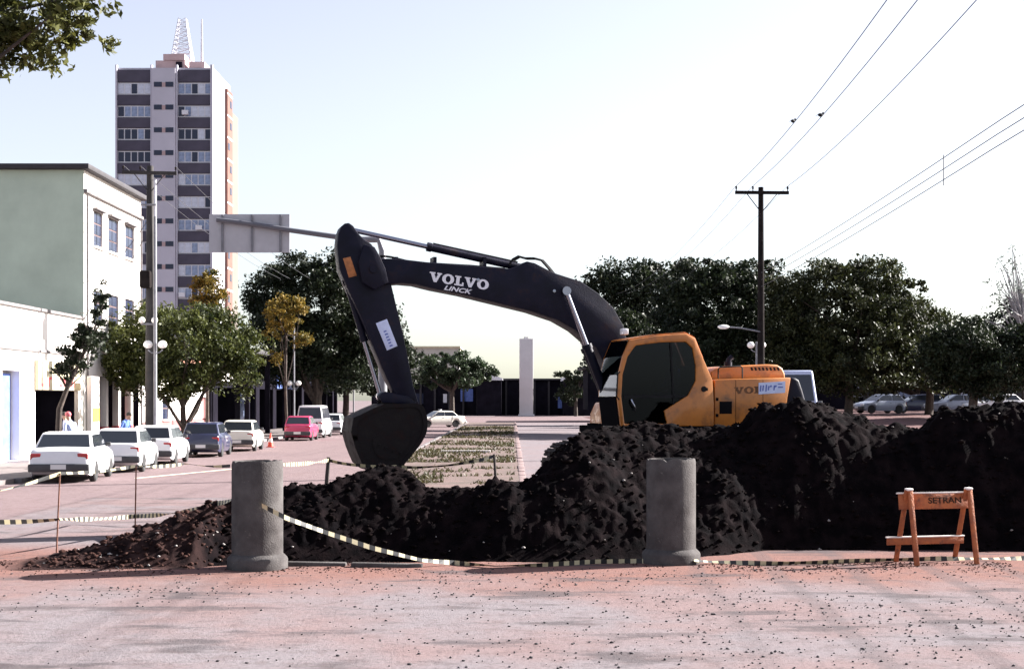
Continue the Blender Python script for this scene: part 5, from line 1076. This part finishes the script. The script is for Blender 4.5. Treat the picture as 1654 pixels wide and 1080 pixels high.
# ------------------------------------------------------------------ people
M_skin = mat('skin', (.30, .17, .115), .6); M_hair = mat('hair', (.02, .015, .012), .8); M_jean = mat('denim', (.05, .07, .14), .9, var=.2, scale=12)
def person(label, loc, rz, shirt, trousers, lean=0., seated=False, cap=None, parent=None, h=1.7):
    k = h/1.7; J = {}
    def J_(n_, p, r): J[n_] = (Vector(p)*k, r*k)
    lx = math.sin(lean); lz = math.cos(lean); hip = .92 if not seated else .5
    def up_(d, y=0., x=0.): return (lx*d+x, y, hip+lz*d)
    J_('pel', (0, 0, hip), .135); J_('waist', up_(.18), .125); J_('chest', up_(.38), .145); J_('neck0', up_(.53), .075); J_('neck', up_(.60), .052); J_('head0', up_(.66, 0, .015), .078); J_('head1', up_(.74, 0, .01), .092); J_('head2', up_(.82), .07)
    E = [('pel', 'waist'), ('waist', 'chest'), ('chest', 'neck0'), ('neck0', 'neck'), ('neck', 'head0'), ('head0', 'head1'), ('head1', 'head2')]
    for s, n_ in ((1, 'l'), (-1, 'r')):
        J_('sh'+n_, up_(.48, s*.19), .062); fw = .10 if not seated else .22
        J_('el'+n_, up_(.20, s*.25, .03+fw*.3), .045); J_('wr'+n_, up_(.0+(.12 if seated or lean > .3 else 0), s*.24, .12+fw), .032); J_('hd'+n_, up_(-.07+(.14 if seated or lean > .3 else 0), s*.23, .16+fw), .036)
        J_('hp'+n_, (0, s*.095, hip-.06), .095)
        if seated: J_('kn'+n_, (.42, s*.12, .5), .065); J_('an'+n_, (.45, s*.12, .1), .045); J_('ft'+n_, (.6, s*.12, .05), .04)
        else: J_('kn'+n_, (.03, s*.10, .49), .062); J_('an'+n_, (-.02, s*.10, .09), .045); J_('ft'+n_, (.13, s*.115, .045), .04)
        E += [('chest', 'sh'+n_), ('sh'+n_, 'el'+n_), ('el'+n_, 'wr'+n_), ('wr'+n_, 'hd'+n_), ('pel', 'hp'+n_), ('hp'+n_, 'kn'+n_), ('kn'+n_, 'an'+n_), ('an'+n_, 'ft'+n_)]
    bm = bmesh.new(); lay = bm.verts.layers.skin.verify(); vv = {}
    for n_, (p, r) in J.items(): v = bm.verts.new(p); v[lay].radius = (r, r); v[lay].use_root = (n_ == 'pel'); vv[n_] = v
    for a_, c_ in E: bm.edges.new((vv[a_], vv[c_]))
    me = bpy.data.meshes.new('tmp'); bm.to_mesh(me); bm.free(); o = bpy.data.objects.new('tmp', me); C.objects.link(o)
    o.modifiers.new('s', 'SKIN').use_smooth_shade = True; sb = o.modifiers.new('u', 'SUBSURF'); sb.levels = 2; sb.render_levels = 2
    bpy.context.view_layer.update(); m2 = bpy.data.meshes.new_from_object(o.evaluated_get(bpy.context.evaluated_depsgraph_get())); bpy.data.objects.remove(o); m2.materials.clear()
    for m_ in (M_skin, shirt, trousers, M_blk): m2.materials.append(m_)
    nz = J['neck'][0].z-.02; pz_ = J['pel'][0].z; hands = [J['hdl'][0], J['hdr'][0], J['wrl'][0], J['wrr'][0]]; head = J['head1'][0]
    for f in m2.polygons:
        c_ = f.center; f.use_smooth = True
        if (c_-head).length < .19*k or min((c_-q).length for q in hands) < .075: f.material_index = 0
        elif c_.z > pz_-.02 and c_.x < .4: f.material_index = 1
        elif c_.z < .085*k and not seated: f.material_index = 3
        else: f.material_index = 2
    m2.name = 'person'; t = inst('person', m2, parent, loc, (0, 0, rz)); tag(t, label, 'person')
    hp = head+Vector((-.015, 0, .035)); hb = MB(); hb.sphere((0, 0, 0), .105*k, 14, 10, (1.02, .88, .92)); hb.v = [v for v in hb.v]
    hb.build('hair' if not cap else 'cap', cap or M_hair, t, hp)
    fb = MB(); fb.sphere(head+Vector((.1*k, 0, -.01)), .018*k, 8, 6, (1, .8, 1.3)); fb.build('nose', M_skin, t)
    return t
M_sh1 = mat('pale_shirt', (.45, .44, .50), .9); M_sh2 = mat('light_blue_shirt', (.36, .42, .62), .9); M_sh3 = mat('blue_shirt', (.10, .18, .45), .9); M_cap = mat('pink_cap', (.5, .12, .14), .8)
person('person in a pale shirt and jeans standing at the shop opening', (P(108, 700, 51.5).x, 51.5, .13), R(200), M_sh1, M_jean, .12)
person('person in light blue shirt and reddish cap behind the nearest white car', (P(119, 700, 47.2).x, 47.2, .13), R(150), M_sh2, M_jean, .35, cap=M_cap, h=1.78)
person('person in blue leaning forward behind the second white car', (P(196, 700, 55).x, 55, .13), R(-20), M_sh3, M_jean, .5, h=1.75)
op_ = person('operator in dark blue seated in the excavator cab', EO, math.pi+YAW, M_sh3, M_jean, .05, seated=True, h=1.65)
sx, sz = XL(1090, 676, .85); op_.location = EO+Fv*(sx)+Lv*.85+Vector((0, 0, sz-.03))
